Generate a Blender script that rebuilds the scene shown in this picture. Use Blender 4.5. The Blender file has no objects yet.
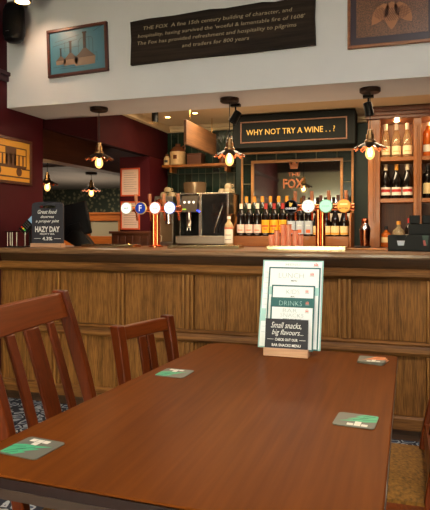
import bpy, math, random
from mathutils import Matrix, Vector, Euler
random.seed(7)
PI = math.pi
R = math.radians
S = bpy.context.scene
COL = S.collection

# ------------------------------------------------------------------ camera, light, exposure
EYE = 1.255
cam_d = bpy.data.cameras.new('camera')
cam = bpy.data.objects.new('camera', cam_d)
COL.objects.link(cam)
cam.location = (0, 0, EYE)
cam.rotation_euler = (R(90), 0, R(17.8))
cam_d.sensor_fit = 'HORIZONTAL'
cam_d.sensor_width = 36
cam_d.lens = 575 / 430 * 36
cam_d.shift_y = -28 / 430
cam_d.clip_start = 0.02
S.camera = cam
S.view_settings.view_transform = 'Standard'
S.view_settings.look = 'None'
S.view_settings.gamma = 1
S.view_settings.use_curve_mapping = False
S.view_settings.exposure = 0.45
w = bpy.data.worlds.new('world'); S.world = w
w.use_nodes = True
w.node_tree.nodes['Background'].inputs[0].default_value = (0.9, 0.8, 0.7, 1)
w.node_tree.nodes['Background'].inputs[1].default_value = 0.15


def lamp(name, kind, loc, power, col=(1, .8, .6), rot=(0, 0, 0), size=.1, size_y=None, spot=None, blend=.5, parent=None):
    d = bpy.data.lights.new(name, kind)
    d.energy = power; d.color = col
    if kind == 'AREA':
        d.size = size
        if size_y: d.shape = 'RECTANGLE'; d.size_y = size_y
    else:
        d.shadow_soft_size = size
    if kind == 'SPOT':
        d.spot_size = R(spot); d.spot_blend = blend
    o = bpy.data.objects.new(name, d)
    o.location = loc; o.rotation_euler = rot
    COL.objects.link(o)
    if parent: o.parent = parent
    return o


# added area fills: daylight at the rear wall, soft light below the room ceiling
lamp('window_daylight', 'AREA', (-.9, -2.70, 1.2), 190, (.95, .97, 1), (R(-90), 0, 0), 2.2, 1.2)
lamp('room_ceiling_light', 'AREA', (-1.7, 1.0, 3.0), 26, (1, .96, .92), (0, 0, 0), .9, .9)
lamp('room_ceiling_light', 'AREA', (.7, 1.3, 3.0), 44, (1, .95, .90), (0, 0, 0), .9, .9)
# added fills behind the bar and in the far room, without fittings
lamp('bar_ceiling_light', 'AREA', (-.9, 4.62, 2.27), 34, (1, .76, .48), (0, 0, 0), 2.2, .25)
lamp('under_bar_work_light', 'AREA', (-.9, 4.42, .95), 8, (1, .70, .44), (R(180), 0, 0), 2.6, .3)  # unseen upward fill, added to brighten the soffit and bar ceiling
lamp('far_room_light', 'AREA', (-4.0, 5.3, 2.10), 22, (1, .74, .45), (0, 0, 0), .5, .5)  # added to light the near face of the partition
lamp('far_room_light', 'AREA', (-5.2, 8.8, 1.0), 14, (1, .84, .64), (R(180), 0, 0), 1.6, 1.6)
lamp('far_room_light', 'AREA', (-4.9, 9.2, 2.05), 45, (1, .84, .64), (0, 0, 0), 1.6, 1.6)

# ------------------------------------------------------------------ helpers
def lin(c):
    return tuple(((v / 255) / 12.92 if v / 255 <= .04045 else ((v / 255 + .055) / 1.055) ** 2.4) for v in c) + (1,)

MATS = {}
def mat(name, col, rough=.5, metal=0., emit=None, es=0., trans=0., coat=0., spec=None, noise=0., nscale=20, bump=0., bscale=200, ior=1.45):
    if name in MATS: return MATS[name]
    m = bpy.data.materials.new(name); m.use_nodes = True
    nt = m.node_tree; b = nt.nodes['Principled BSDF']
    c = lin(col)
    b.inputs['Base Color'].default_value = c
    b.inputs['Roughness'].default_value = rough
    b.inputs['Metallic'].default_value = metal
    b.inputs['Transmission Weight'].default_value = trans
    b.inputs['Coat Weight'].default_value = coat
    b.inputs['IOR'].default_value = ior
    if spec is not None: b.inputs['Specular IOR Level'].default_value = spec
    if emit:
        b.inputs['Emission Color'].default_value = lin(emit)
        b.inputs['Emission Strength'].default_value = es
    if noise or bump:
        tc = nt.nodes.new('ShaderNodeTexCoord')
    if noise:
        n = nt.nodes.new('ShaderNodeTexNoise'); n.inputs['Scale'].default_value = nscale; n.inputs['Detail'].default_value = 4
        nt.links.new(tc.outputs['Object'], n.inputs['Vector'])
        cr = nt.nodes.new('ShaderNodeValToRGB')
        cr.color_ramp.elements[0].position = .3; cr.color_ramp.elements[1].position = .7
        cr.color_ramp.elements[0].color = tuple(v * (1 - noise) for v in c[:3]) + (1,)
        cr.color_ramp.elements[1].color = tuple(min(1, v * (1 + noise)) for v in c[:3]) + (1,)
        nt.links.new(n.outputs['Fac'], cr.inputs['Fac'])
        nt.links.new(cr.outputs['Color'], b.inputs['Base Color'])
    if bump:
        n2 = nt.nodes.new('ShaderNodeTexNoise'); n2.inputs['Scale'].default_value = bscale
        nt.links.new(tc.outputs['Object'], n2.inputs['Vector'])
        bp = nt.nodes.new('ShaderNodeBump'); bp.inputs['Strength'].default_value = bump; bp.inputs['Distance'].default_value = .003
        nt.links.new(n2.outputs['Fac'], bp.inputs['Height']); nt.links.new(bp.outputs['Normal'], b.inputs['Normal'])
    MATS[name] = m
    return m


def wood(name, dark, light, axis=0, scale=1., rough=.4, coat=0., fleck=.5, bump=.15, spec=None):
    """grain runs along the given axis (object space)"""
    if name in MATS: return MATS[name]
    m = bpy.data.materials.new(name); m.use_nodes = True
    nt = m.node_tree; b = nt.nodes['Principled BSDF']
    tc = nt.nodes.new('ShaderNodeTexCoord'); L = nt.links.new
    def mapped(cross, along):
        mp = nt.nodes.new('ShaderNodeMapping')
        s = [cross * scale] * 3; s[axis] = along * scale
        mp.inputs['Scale'].default_value = s
        L(tc.outputs['Object'], mp.inputs['Vector'])
        return mp
    n1 = nt.nodes.new('ShaderNodeTexNoise'); n1.inputs['Scale'].default_value = 1; n1.inputs['Detail'].default_value = 5; n1.inputs['Distortion'].default_value = .6
    L(mapped(14, .9).outputs[0], n1.inputs['Vector'])
    n2 = nt.nodes.new('ShaderNodeTexNoise'); n2.inputs['Scale'].default_value = 1; n2.inputs['Detail'].default_value = 3
    L(mapped(150, 7).outputs[0], n2.inputs['Vector'])
    mx = nt.nodes.new('ShaderNodeMath'); mx.operation = 'MULTIPLY_ADD'; mx.inputs[1].default_value = fleck
    L(n2.outputs['Fac'], mx.inputs[0])
    sc = nt.nodes.new('ShaderNodeMath'); sc.operation = 'MULTIPLY'; sc.inputs[1].default_value = 1 - fleck
    L(n1.outputs['Fac'], sc.inputs[0]); L(sc.outputs[0], mx.inputs[2])
    cr = nt.nodes.new('ShaderNodeValToRGB')
    cr.color_ramp.elements[0].position = .38; cr.color_ramp.elements[1].position = .62
    cr.color_ramp.elements[0].color = lin(dark); cr.color_ramp.elements[1].color = lin(light)
    L(mx.outputs[0], cr.inputs['Fac']); L(cr.outputs['Color'], b.inputs['Base Color'])
    b.inputs['Roughness'].default_value = rough; b.inputs['Coat Weight'].default_value = coat
    if spec is not None: b.inputs['Specular IOR Level'].default_value = spec
    bp = nt.nodes.new('ShaderNodeBump'); bp.inputs['Strength'].default_value = bump; bp.inputs['Distance'].default_value = .001
    L(mx.outputs[0], bp.inputs['Height']); L(bp.outputs['Normal'], b.inputs['Normal'])
    MATS[name] = m
    return m


class MB:
    def __init__(s): s.v = []; s.f = []; s.mi = []; s.m = 0
    def add(s, vs, fs, M=None):
        o = len(s.v)
        s.v += [(M @ Vector(p)) if M is not None else Vector(p) for p in vs]
        s.f += [tuple(i + o for i in f) for f in fs]; s.mi += [s.m] * len(fs)
        return s
    def box(s, x0, x1, y0, y1, z0, z1, M=None):
        v = [(x0, y0, z0), (x1, y0, z0), (x1, y1, z0), (x0, y1, z0), (x0, y0, z1), (x1, y0, z1), (x1, y1, z1), (x0, y1, z1)]
        return s.add(v, [(3, 2, 1, 0), (4, 5, 6, 7), (0, 1, 5, 4), (1, 2, 6, 5), (2, 3, 7, 6), (3, 0, 4, 7)], M)
    def lathe(s, prof, seg=20, M=None, a0=0., a1=2 * PI, cap=True, mod=None):
        full = abs(a1 - a0 - 2 * PI) < 1e-6
        n = seg if full else seg + 1
        vs = []; fs = []
        for k, (r, z) in enumerate(prof):
            for i in range(n):
                a = a0 + (a1 - a0) * i / seg
                rr, zz = (mod(k, a, r, z) if mod else (r, z))
                vs.append((rr * math.cos(a), rr * math.sin(a), zz))
        for k in range(len(prof) - 1):
            for i in range(seg):
                j = (i + 1) % n
                fs.append((k * n + i, k * n + j, (k + 1) * n + j, (k + 1) * n + i))
        if cap and full:
            if prof[0][0] > 1e-5: fs.append(tuple(reversed(range(n))))
            if prof[-1][0] > 1e-5: fs.append(tuple((len(prof) - 1) * n + i for i in range(n)))
        return s.add(vs, fs, M)
    def tube(s, pts, r, seg=10, rads=None):
        pts = [Vector(p) for p in pts]; n = len(pts); vs = []; fs = []
        up = None
        for k, p in enumerate(pts):
            t = (pts[min(k + 1, n - 1)] - pts[max(k - 1, 0)]).normalized()
            if up is None:
                up = Vector((0, 0, 1)) if abs(t.z) < .9 else Vector((1, 0, 0))
            a = t.cross(up).normalized(); b = a.cross(t).normalized(); up = b
            rr = rads[k] if rads else r
            for i in range(seg):
                q = 2 * PI * i / seg
                vs.append(p + a * math.cos(q) * rr + b * math.sin(q) * rr)
        for k in range(n - 1):
            for i in range(seg):
                j = (i + 1) % seg
                fs.append((k * seg + i, k * seg + j, (k + 1) * seg + j, (k + 1) * seg + i))
        fs.append(tuple(reversed(range(seg)))); fs.append(tuple((n - 1) * seg + i for i in range(seg)))
        return s.add(vs, fs)
    def prism(s, poly, y0, y1, M=None):
        """outline in x,z extruded from y0 to y1"""
        n = len(poly)
        vs = [(x, y0, z) for x, z in poly] + [(x, y1, z) for x, z in poly]
        fs = [tuple(range(n)), tuple(reversed(range(n, 2 * n)))]
        fs += [(i, i + n, (i + 1) % n + n, (i + 1) % n) for i in range(n)]
        return s.add(vs, fs, M)
    def sweep(s, path, wx, wy):
        """rectangular section (wx along x, wy along y) swept up a path of points; wx, wy may be lists"""
        n = len(path); vs = []; fs = []
        for k, (x, y, z) in enumerate(path):
            a = (wx[k] if isinstance(wx, (list, tuple)) else wx) / 2
            b = (wy[k] if isinstance(wy, (list, tuple)) else wy) / 2
            vs += [(x - a, y - b, z), (x + a, y - b, z), (x + a, y + b, z), (x - a, y + b, z)]
        for k in range(n - 1):
            for i in range(4):
                j = (i + 1) % 4
                fs.append((k * 4 + i, k * 4 + j, (k + 1) * 4 + j, (k + 1) * 4 + i))
        fs.append((3, 2, 1, 0)); fs.append(tuple((n - 1) * 4 + i for i in range(4)))
        return s.add(vs, fs)
    def build(s, name, mats, parent=None, bevel=0., smooth=True, loc=None):
        me = bpy.data.meshes.new(name)
        me.from_pydata([tuple(p) for p in s.v], [], s.f)
        if not isinstance(mats, (list, tuple)): mats = [mats]
        for m in mats: me.materials.append(m)
        for p, i in zip(me.polygons, s.mi): p.material_index = i
        if smooth:
            for p in me.polygons: p.use_smooth = True
            me.set_sharp_from_angle(angle=R(35))
        me.update()
        o = bpy.data.objects.new(name, me); COL.objects.link(o)
        if parent: o.parent = parent
        if loc: o.location = loc
        if bevel:
            b = o.modifiers.new('bevel', 'BEVEL'); b.width = bevel; b.segments = 2; b.limit_method = 'ANGLE'; b.angle_limit = R(40)
        return o


def bx(name, m, x0, x1, y0, y1, z0, z1, parent=None, bevel=0.):
    return MB().box(x0, x1, y0, y1, z0, z1).build(name, m, parent, bevel)

def tag(o, label=None, cat=None, group=None, kind=None):
    if label: o['label'] = label
    if cat: o['category'] = cat
    if group: o['group'] = group
    if kind: o['kind'] = kind
    return o

def thing(name, label, cat, loc=(0, 0, 0), rotz=0., group=None):
    o = bpy.data.objects.new(name, None); COL.objects.link(o)
    o.empty_display_size = .05
    o.location = loc; o.rotation_euler = (0, 0, rotz)
    return tag(o, label, cat, group)

def struct(o): o['kind'] = 'structure'; return o

def children(o): return [c for c in bpy.data.objects if c.parent == o]

def copy_tree(o, parent=None):
    c = o.copy(); COL.objects.link(c)
    if parent: c.parent = parent
    for ch in children(o): copy_tree(ch, c)
    return c

def text(s, m, parent, M, width=None, height=None, shear=0., bold=0., name='lettering', ex=.0004, align='CENTER', spacing=1.):
    """raised lettering; M maps text plane (x right, y up) into the parent's space; origin = centre"""
    cu = bpy.data.curves.new('t', 'FONT'); cu.body = s; cu.size = 1; cu.shear = shear; cu.offset = bold
    cu.align_x = align; cu.extrude = 0.; cu.resolution_u = 2; cu.space_line = spacing
    ob = bpy.data.objects.new('t', cu); COL.objects.link(ob)
    bpy.context.view_layer.update()
    me = bpy.data.meshes.new_from_object(ob.evaluated_get(bpy.context.evaluated_depsgraph_get()))
    bpy.data.objects.remove(ob)
    xs = [v.co.x for v in me.vertices]; ys = [v.co.y for v in me.vertices]
    w, h = max(xs) - min(xs), max(ys) - min(ys)
    sx = width / w if width else None; sy = height / h if height else None
    sx = sx or sy; sy = sy or sx
    cx, cy = (max(xs) + min(xs)) / 2, (max(ys) + min(ys)) / 2
    me.transform(M @ Matrix.Diagonal((sx, sy, 1, 1)) @ Matrix.Translation((-cx, -cy, 0)))
    me.materials.clear(); me.materials.append(m)
    me.name = name
    o = bpy.data.objects.new(name, me); COL.objects.link(o); o.parent = parent
    return o

FRONT = Matrix(((1, 0, 0, 0), (0, 0, -1, 0), (0, 1, 0, 0), (0, 0, 0, 1)))   # text plane -> faces -Y
def T(x, y, z): return Matrix.Translation((x, y, z))
def RX(a): return Matrix.Rotation(R(a), 4, 'X')
def RY(a): return Matrix.Rotation(R(a), 4, 'Y')
def RZ(a): return Matrix.Rotation(R(a), 4, 'Z')

# ------------------------------------------------------------------ materials
M_white = mat('bulkhead_plaster', (192, 191, 193), .85, noise=.04, nscale=3, bump=.08, bscale=60)
M_cream = mat('cream_ceiling', (198, 176, 140), .8)
M_maroon = mat('maroon_paint', (66, 8, 17), .6, spec=.25, noise=.08, nscale=4)
M_maroon2 = mat('plum_paint', (60, 26, 34), .6)
M_dmaroon = mat('dark_maroon_beam', (50, 12, 14), .8, spec=.1, noise=.1, nscale=6)
M_green = mat('dark_green_paint', (34, 50, 42), .5)
M_dgreen = mat('sign_green', (9, 12, 10), .7, spec=.2)
M_black = mat('black_plastic', (8, 8, 9), .45, spec=.2)
M_blackg = mat('black_gloss', (8, 8, 9), .15, coat=.3)
M_chrome = mat('chrome', (205, 200, 192), .18, 1.)
M_steel = mat('brushed_steel', (170, 162, 150), .35, 1.)
M_copper = mat('copper', (214, 122, 78), .22, 1.)
M_copperm = mat('matt_copper', (236, 150, 112), .35, .0, coat=.3)
M_brass = mat('brass', (198, 158, 92), .25, 1.)
M_bronze = mat('dark_bronze', (52, 40, 34), .4, .8)
M_gold = mat('gold_paint', (190, 152, 64), .5)
M_chalk = mat('chalk_white', (235, 235, 230), .8)
M_slate = mat('chalkboard', (60, 60, 66), .8, spec=.2)
M_slate2 = mat('chalkboard_dark', (34, 34, 44), .6)
M_paper = mat('white_paper', (232, 236, 236), .6)
M_teal = mat('teal_print', (30, 92, 92), .5)
M_lteal = mat('pale_teal_print', (166, 208, 202), .6)
M_grey = mat('grey_print', (196, 204, 204), .6)
M_ink = mat('ink', (40, 44, 48), .6)
M_salmon = mat('salmon_print', (214, 120, 104), .6)
M_oakv = wood('oak_upright', (98, 62, 26), (158, 106, 50), 2, 1.9, .55, fleck=.66, spec=.2)
M_oakh = wood('oak_rail', (86, 52, 22), (150, 100, 48), 0, 1.3, .5, fleck=.4, spec=.25)
M_oakb = wood('oak_bead', (128, 82, 36), (162, 112, 54), 2, 1.5, .45, spec=.3)
M_oakd = wood('oak_dark', (56, 34, 18), (88, 56, 30), 0, 1., .5)
M_top = wood('bar_top_wood', (104, 74, 48), (150, 112, 76), 0, .8, .35, .2)
M_table = wood('table_wood', (88, 43, 13), (104, 53, 16), 1, .35, .33, .0, fleck=.5, bump=.03, spec=.015)
M_tedge = wood('table_edge_wood', (34, 17, 16), (48, 24, 22), 0, .6, .35, .1)
M_trail = wood('table_rail_wood', (60, 42, 36), (76, 54, 44), 0, .6, .5)
M_chair = wood('chair_wood', (80, 31, 10), (106, 45, 15), 2, .7, .3, .0, fleck=.4, bump=.05, spec=.22)
M_chairr = wood('chair_rail_wood', (98, 42, 13), (126, 58, 20), 0, .7, .3, .0, fleck=.4, bump=.05, spec=.22)
M_cab = wood('cabinet_wood', (112, 60, 12), (144, 84, 22), 2, .8, .4, .1)
M_cabh = wood('cabinet_shelf_wood', (120, 66, 15), (150, 90, 28), 0, .8, .4, .1)
M_cabd = wood('cabinet_back_wood', (86, 46, 24), (120, 68, 34), 2, .8, .5)
M_corn = wood('cornice_wood', (70, 34, 18), (108, 58, 28), 0, .8, .35, .3)
M_frame = wood('frame_wood', (70, 36, 20), (96, 52, 28), 0, 1., .4)
M_framel = wood('frame_light_wood', (150, 98, 46), (180, 124, 66), 0, 1., .45)
M_plank = wood('plank_wood', (92, 60, 34), (124, 84, 50), 1, .8, .6)
M_old = wood('old_board_wood', (24, 17, 13), (46, 34, 26), 0, .6, .7, bump=.4, spec=.15)
M_pine = wood('stand_base_wood', (188, 142, 108), (216, 172, 136), 0, 1., .55)
M_part = wood('partition_wood', (170, 92, 34), (204, 120, 50), 0, .7, .4)
M_brown = wood('brown_beam_wood', (66, 34, 20), (92, 50, 28), 1, .6, .5)

def carpet():
    m = bpy.data.materials.new('patterned_carpet'); m.use_nodes = True
    nt = m.node_tree; b = nt.nodes['Principled BSDF']; L = nt.links.new
    tc = nt.nodes.new('ShaderNodeTexCoord')
    v = nt.nodes.new('ShaderNodeTexVoronoi'); v.feature = 'DISTANCE_TO_EDGE'; v.inputs['Scale'].default_value = 15
    L(tc.outputs['Object'], v.inputs['Vector'])
    n = nt.nodes.new('ShaderNodeTexNoise'); n.inputs['Scale'].default_value = 24; L(tc.outputs['Object'], n.inputs['Vector'])
    ad = nt.nodes.new('ShaderNodeMath'); ad.operation = 'MULTIPLY_ADD'; ad.inputs[1].default_value = .25
    L(n.outputs['Fac'], ad.inputs[0]); L(v.outputs['Distance'], ad.inputs[2])
    cr = nt.nodes.new('ShaderNodeValToRGB'); cr.color_ramp.interpolation = 'CONSTANT'
    e = cr.color_ramp.elements
    e[0].position = 0; e[0].color = lin((26, 30, 42))
    e[1].position = .22; e[1].color = lin((168, 172, 172))
    x = e.new(.34); x.color = lin((60, 68, 84))
    L(ad.outputs[0], cr.inputs['Fac']); L(cr.outputs['Color'], b.inputs['Base Color']); b.inputs['Roughness'].default_value = .95
    return m
M_carpet = carpet()

def floral():
    m = bpy.data.materials.new('floral_wallpaper'); m.use_nodes = True
    nt = m.node_tree; b = nt.nodes['Principled BSDF']; L = nt.links.new
    tc = nt.nodes.new('ShaderNodeTexCoord')
    v = nt.nodes.new('ShaderNodeTexVoronoi'); v.inputs['Scale'].default_value = 13; v.inputs['Randomness'].default_value = 1
    n = nt.nodes.new('ShaderNodeTexNoise'); n.inputs['Scale'].default_value = 16; n.inputs['Detail'].default_value = 3
    L(tc.outputs['Object'], n.inputs['Vector']); L(tc.outputs['Object'], v.inputs['Vector'])
    ad = nt.nodes.new('ShaderNodeMath'); ad.operation = 'MULTIPLY'; L(n.outputs['Fac'], ad.inputs[0]); L(v.outputs['Distance'], ad.inputs[1])
    cr = nt.nodes.new('ShaderNodeValToRGB'); e = cr.color_ramp.elements
    e[0].position = .08; e[0].color = lin((150, 146, 112)); e[1].position = .24; e[1].color = lin((62, 72, 60))
    L(ad.outputs[0], cr.inputs['Fac']); L(cr.outputs['Color'], b.inputs['Base Color']); b.inputs['Roughness'].default_value = .8
    return m

def tiles(name, c, grout, wx, wz, off=.0):
    """glazed upright tiles, in object x / z"""
    m = bpy.data.materials.new(name); m.use_nodes = True
    nt = m.node_tree; b = nt.nodes['Principled BSDF']; L = nt.links.new
    tc = nt.nodes.new('ShaderNodeTexCoord'); sp = nt.nodes.new('ShaderNodeSeparateXYZ'); cb = nt.nodes.new('ShaderNodeCombineXYZ')
    L(tc.outputs['Object'], sp.inputs[0]); L(sp.outputs['X'], cb.inputs['X']); L(sp.outputs['Z'], cb.inputs['Y'])
    br = nt.nodes.new('ShaderNodeTexBrick'); br.offset = off
    br.inputs['Scale'].default_value = 1; br.inputs['Brick Width'].default_value = wx; br.inputs['Row Height'].default_value = wz
    br.inputs['Mortar Size'].default_value = .003; br.inputs['Mortar Smooth'].default_value = .2
    br.inputs['Color1'].default_value = lin(c); br.inputs['Color2'].default_value = lin(tuple(int(v * .8) for v in c)); br.inputs['Mortar'].default_value = lin(grout)
    L(cb.outputs[0], br.inputs['Vector']); L(br.outputs['Color'], b.inputs['Base Color'])
    b.inputs['Roughness'].default_value = .15
    bp = nt.nodes.new('ShaderNodeBump'); bp.inputs['Strength'].default_value = .5; bp.inputs['Distance'].default_value = -.002
    L(br.outputs['Fac'], bp.inputs['Height']); L(bp.outputs['Normal'], b.inputs['Normal'])
    return m
M_tiles = tiles('green_tiles', (26, 44, 36), (84, 84, 68), .075, .6)
M_tiles2 = tiles('mirror_surround_tiles', (20, 34, 26), (110, 100, 74), .19, .19)

def stripes(name, c1, c2, scale, rough=.6, axis='X'):
    m = bpy.data.materials.new(name); m.use_nodes = True
    nt = m.node_tree; b = nt.nodes['Principled BSDF']; L = nt.links.new
    tc = nt.nodes.new('ShaderNodeTexCoord'); wv = nt.nodes.new('ShaderNodeTexWave'); wv.bands_direction = axis
    wv.inputs['Scale'].default_value = scale
    L(tc.outputs['Object'], wv.inputs['Vector'])
    cr = nt.nodes.new('ShaderNodeValToRGB'); e = cr.color_ramp.elements
    e[0].position = .0; e[0].color = lin(c2); e[1].position = .3; e[1].color = lin(c1)
    L(wv.outputs['Fac'], cr.inputs['Fac']); L(cr.outputs['Color'], b.inputs['Base Color']); b.inputs['Roughness'].default_value = rough
    return m
M_boards = stripes('boarded_ceiling', (142, 132, 124), (84, 76, 70), 1.6, .7, 'Y')

def bulb_mats():
    m = bpy.data.materials.new('amber_bulb_glass'); m.use_nodes = True
    nt = m.node_tree; nt.nodes.clear(); L = nt.links.new
    o = nt.nodes.new('ShaderNodeOutputMaterial'); mx = nt.nodes.new('ShaderNodeMixShader'); t = nt.nodes.new('ShaderNodeBsdfTransparent')
    e = nt.nodes.new('ShaderNodeEmission'); e.inputs[0].default_value = (1, .50, .14, 1); e.inputs[1].default_value = 2.4
    t.inputs[0].default_value = (1, .9, .75, 1)
    mx.inputs[0].default_value = .55; L(t.outputs[0], mx.inputs[1]); L(e.outputs[0], mx.inputs[2]); L(mx.outputs[0], o.inputs[0])
    f = bpy.data.materials.new('glowing_filament'); f.use_nodes = True
    b = f.node_tree.nodes['Principled BSDF']; b.inputs['Emission Color'].default_value = (1, .72, .3, 1); b.inputs['Emission Strength'].default_value = 9
    b.inputs['Base Color'].default_value = (0, 0, 0, 1)
    return m, f
M_bulb, M_fil = bulb_mats()
M_lens = mat('lamp_lens', (255, 230, 190), .4, emit=(255, 214, 150), es=9)

# ------------------------------------------------------------------ the room (setting)
struct(bx('floor', M_carpet, -9, 2.4, -2.9, 11.4, -.05, 0))
struct(bx('ceiling', mat('room_ceiling', (190, 180, 165), .8), -2.9, 2.0, -2.9, 3.6, 3.06, 3.16))
struct(bx('wall_bulkhead', M_white, -2.78, 1.8, 3.6, 4.09, 2.14, 3.06))
struct(bx('wall_left', M_maroon, -2.92, -2.78, -2.8, 4.05, 0, 3.06))
struct(bx('wall_right', M_maroon, 1.8, 1.92, -2.8, 5.6, 0, 3.06))
wr = MB()                                                       # rear wall with two window openings
for a, b_, c_, d_ in ((-2.78, -2.2, 0, 3.06), (-1.15, -.65, 0, 3.06), (.4, 1.8, 0, 3.06), (-2.2, -1.15, 0, .5), (-2.2, -1.15, 1.9, 3.06), (-.65, .4, 0, .5), (-.65, .4, 1.9, 3.06)):
    wr.box(a, b_, -2.92, -2.8, c_, d_)
struct(wr.build('wall_rear', mat('rear_cream', (196, 186, 150), .8), smooth=False))
for i, (xa, xb) in enumerate(((-2.2, -1.15), (-.65, .4))):
    wn = struct(bx('window_%d' % (i + 1), mat('lit_blind', (214, 206, 170), .8, emit=(226, 216, 180), es=.25), xa + .04, xb - .04, -2.88, -2.85, .54, 1.86))
    fr = MB()
    fr.box(xa, xa + .04, -2.9, -2.8, .5, 1.9); fr.box(xb - .04, xb, -2.9, -2.8, .5, 1.9)
    fr.box(xa + .04, xb - .04, -2.9, -2.8, .5, .54); fr.box(xa + .04, xb - .04, -2.9, -2.8, 1.86, 1.9)
    fr.build('window_frame', M_paper, wn)
struct(bx('trim_4', M_oakd, -2.78, 1.8, -2.8, -2.72, 2.55, 2.8))
# picture rail on the left wall
tr = MB()
tr.box(-2.78, -2.745, -2.8, 3.597, 2.37, 2.40); tr.box(-2.78, -2.76, -2.8, 3.597, 2.33, 2.37)
struct(tr.build('trim_1', M_maroon2, bevel=.004))
# behind the bar
struct(bx('ceiling', M_cream, -2.3, 1.8, 4.09, 5.6, 2.29, 2.36))
struct(bx('wall_back', M_green, -2.3, 1.8, 5.55, 5.65, 0, 2.29))
struct(bx('wall_service', M_maroon, -2.62, -2.302, 5.1, 6.0, 0, 1.94))       # the maroon pillar wall
bm = MB(); bm.prism([(-2.3, 1.94), (-2.3, 2.36), (-3.0, 2.36), (-3.0, 2.12)], 4.09, 5.65)
struct(bm.build('trim_2', M_dmaroon))
cn = MB()
cn.box(-2.3, 1.8, 5.5, 5.55, 2.23, 2.288); cn.box(-2.3, 1.8, 5.47, 5.5, 2.255, 2.288)
cn.box(-2.3, -2.25, 4.1, 5.5, 2.23, 2.288)
struct(cn.build('trim_3', M_cream))
struct(bx('ceiling', M_dmaroon, -5.2, -3.0, 4.09, 7.0, 2.12, 2.36))
struct(bx('trim_5', M_brown, -3.16, -3.0, 4.1, 6.9, 1.86, 2.12))
struct(bx('ceiling', M_boards, -9, -2.6, 7.0, 11.4, 2.1, 2.36))
struct(bx('ceiling', M_boards, -9, -5.2, 4.0, 7.0, 2.1, 2.36))
struct(bx('wall_far', floral(), -9, -2.6, 11.3, 11.4, 0, 2.1))
struct(bx('wall_far_left', M_maroon, -9.1, -9, 4.0, 11.4, 0, 2.1))
struct(bx('wall_far_right', M_maroon, -2.62, -2.5, 6.0, 11.3, 0, 2.1))
struct(bx('wall_far_near', M_maroon, -9, -2.92, 3.95, 4.05, 0, 2.1))
# dado at the foot of the maroon pillar
dd = MB(); dd.box(-2.68, -2.28, 5.04, 5.1, 0, 1.19); dd.box(-2.7, -2.26, 5.02, 5.1, 1.19, 1.215)
for k in range(5):
    x = -2.67 + k * .078
    dd.box(x + .008, x + .066, 5.03, 5.04, .9, 1.17)
struct(dd.build('trim_6', M_frame, bevel=.003))

# ------------------------------------------------------------------ bar counter
bar = thing('bar_counter', 'panelled oak bar counter with carved frieze running across the room', 'bar', (-.6, 3.8, 0))
def loc_bx(parent, name, m, x0, x1, y0, y1, z0, z1, bevel=0.):
    px, py, pz = parent.location
    return bx(name, m, x0 - px, x1 - px, y0 - py, y1 - py, z0 - pz, z1 - pz, parent, bevel)
X0, X1 = -2.775, 1.6
loc_bx(bar, 'carcass', M_oakd, X0, X1, 3.56, 4.05, 0.0, 1.066)
def moulding(name, m, prof, x0=X0, x1=X1, parent=bar):
    px, py, pz = parent.location
    n = len(prof); b = MB()
    vs = [(x0 - px, y - py, z - pz) for y, z in prof] + [(x1 - px, y - py, z - pz) for y, z in prof]
    fs = [tuple(range(n)), tuple(reversed(range(n, 2 * n)))] + [(i, i + n, (i + 1) % n + n, (i + 1) % n) for i in range(n)]
    b.add(vs, fs)
    return b.build(name, m, parent)
moulding('frieze', M_oakd, [(3.56, 1.066), (3.515, 1.066), (3.522, 1.04), (3.535, 1.01), (3.56, 1.01)])
moulding('moulding', M_oakh, [(3.56, 1.01), (3.512, 1.008), (3.498, .992), (3.50, .966), (3.515, .950), (3.532, .943), (3.56, .943)])
moulding('mid_rail', M_oakh, [(3.56, .585), (3.528, .583), (3.518, .572), (3.524, .560), (3.516, .548), (3.512, .522), (3.524, .505), (3.56, .500)])
moulding('skirting', M_oakh, [(3.56, .15), (3.528, .15), (3.518, .138), (3.518, .074), (3.56, .072)])
for k in range(-2, 6):
    xs = -1.82 + .502 * k
    for zz0, zz1 in ((.585, .943), (.15, .50)):
        b = MB()
        px, py = bar.location.x, bar.location.y
        a0 = max(xs - .038, X0); a1 = xs + .038
        b.box(a0 - px, a1 - px, 3.536 - py, 3.56 - py, zz0, zz1)
        sl = b.build('stile', M_oakv, bar, bevel=.002)
        b = MB()
        if a0 > X0: b.box(a0 - px, a0 + .014 - px, 3.522 - py, 3.536 - py, zz0, zz1)
        b.box(xs - .009 - px, xs + .009 - px, 3.520 - py, 3.536 - py, zz0, zz1)
        b.box(a1 - .014 - px, a1 - px, 3.522 - py, 3.536 - py, zz0, zz1)
        b.build('bead', M_oakb, sl, bevel=.003)
        if xs + .464 < X1:
            b = MB()
            m_ = xs + .251
            b.box(xs + .038 - px, m_ - .0015 - px, 3.549 - py, 3.56 - py, zz0, zz1)
            b.box(m_ + .0015 - px, xs + .464 - px, 3.549 - py, 3.56 - py, zz0, zz1)
            b.build('panel', M_oakv, bar, bevel=.002)
top = moulding('worktop', M_top, [(3.465, 1.069), (3.458, 1.078), (3.458, 1.094), (3.466, 1.104), (3.478, 1.105), (4.12, 1.105), (4.12, 1.069)])
top.parent = None; top.location = bar.location
tag(top, 'long polished wooden worktop with a rounded front edge on the bar counter', 'bar top')
BT = 1.1055

# back counter
bc = thing('back_counter', 'dark wooden back counter behind the bar carrying wine and the coffee machine', 'counter', (-.35, 5.2, 0))
loc_bx(bc, 'body', M_oakd, -2.28, 1.7, 4.95, 5.54, 0, 1.04)
loc_bx(bc, 'worktop', M_corn, -2.28, 1.7, 4.90, 5.54, 1.04, 1.08, .004)
BC = 1.0805

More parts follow.
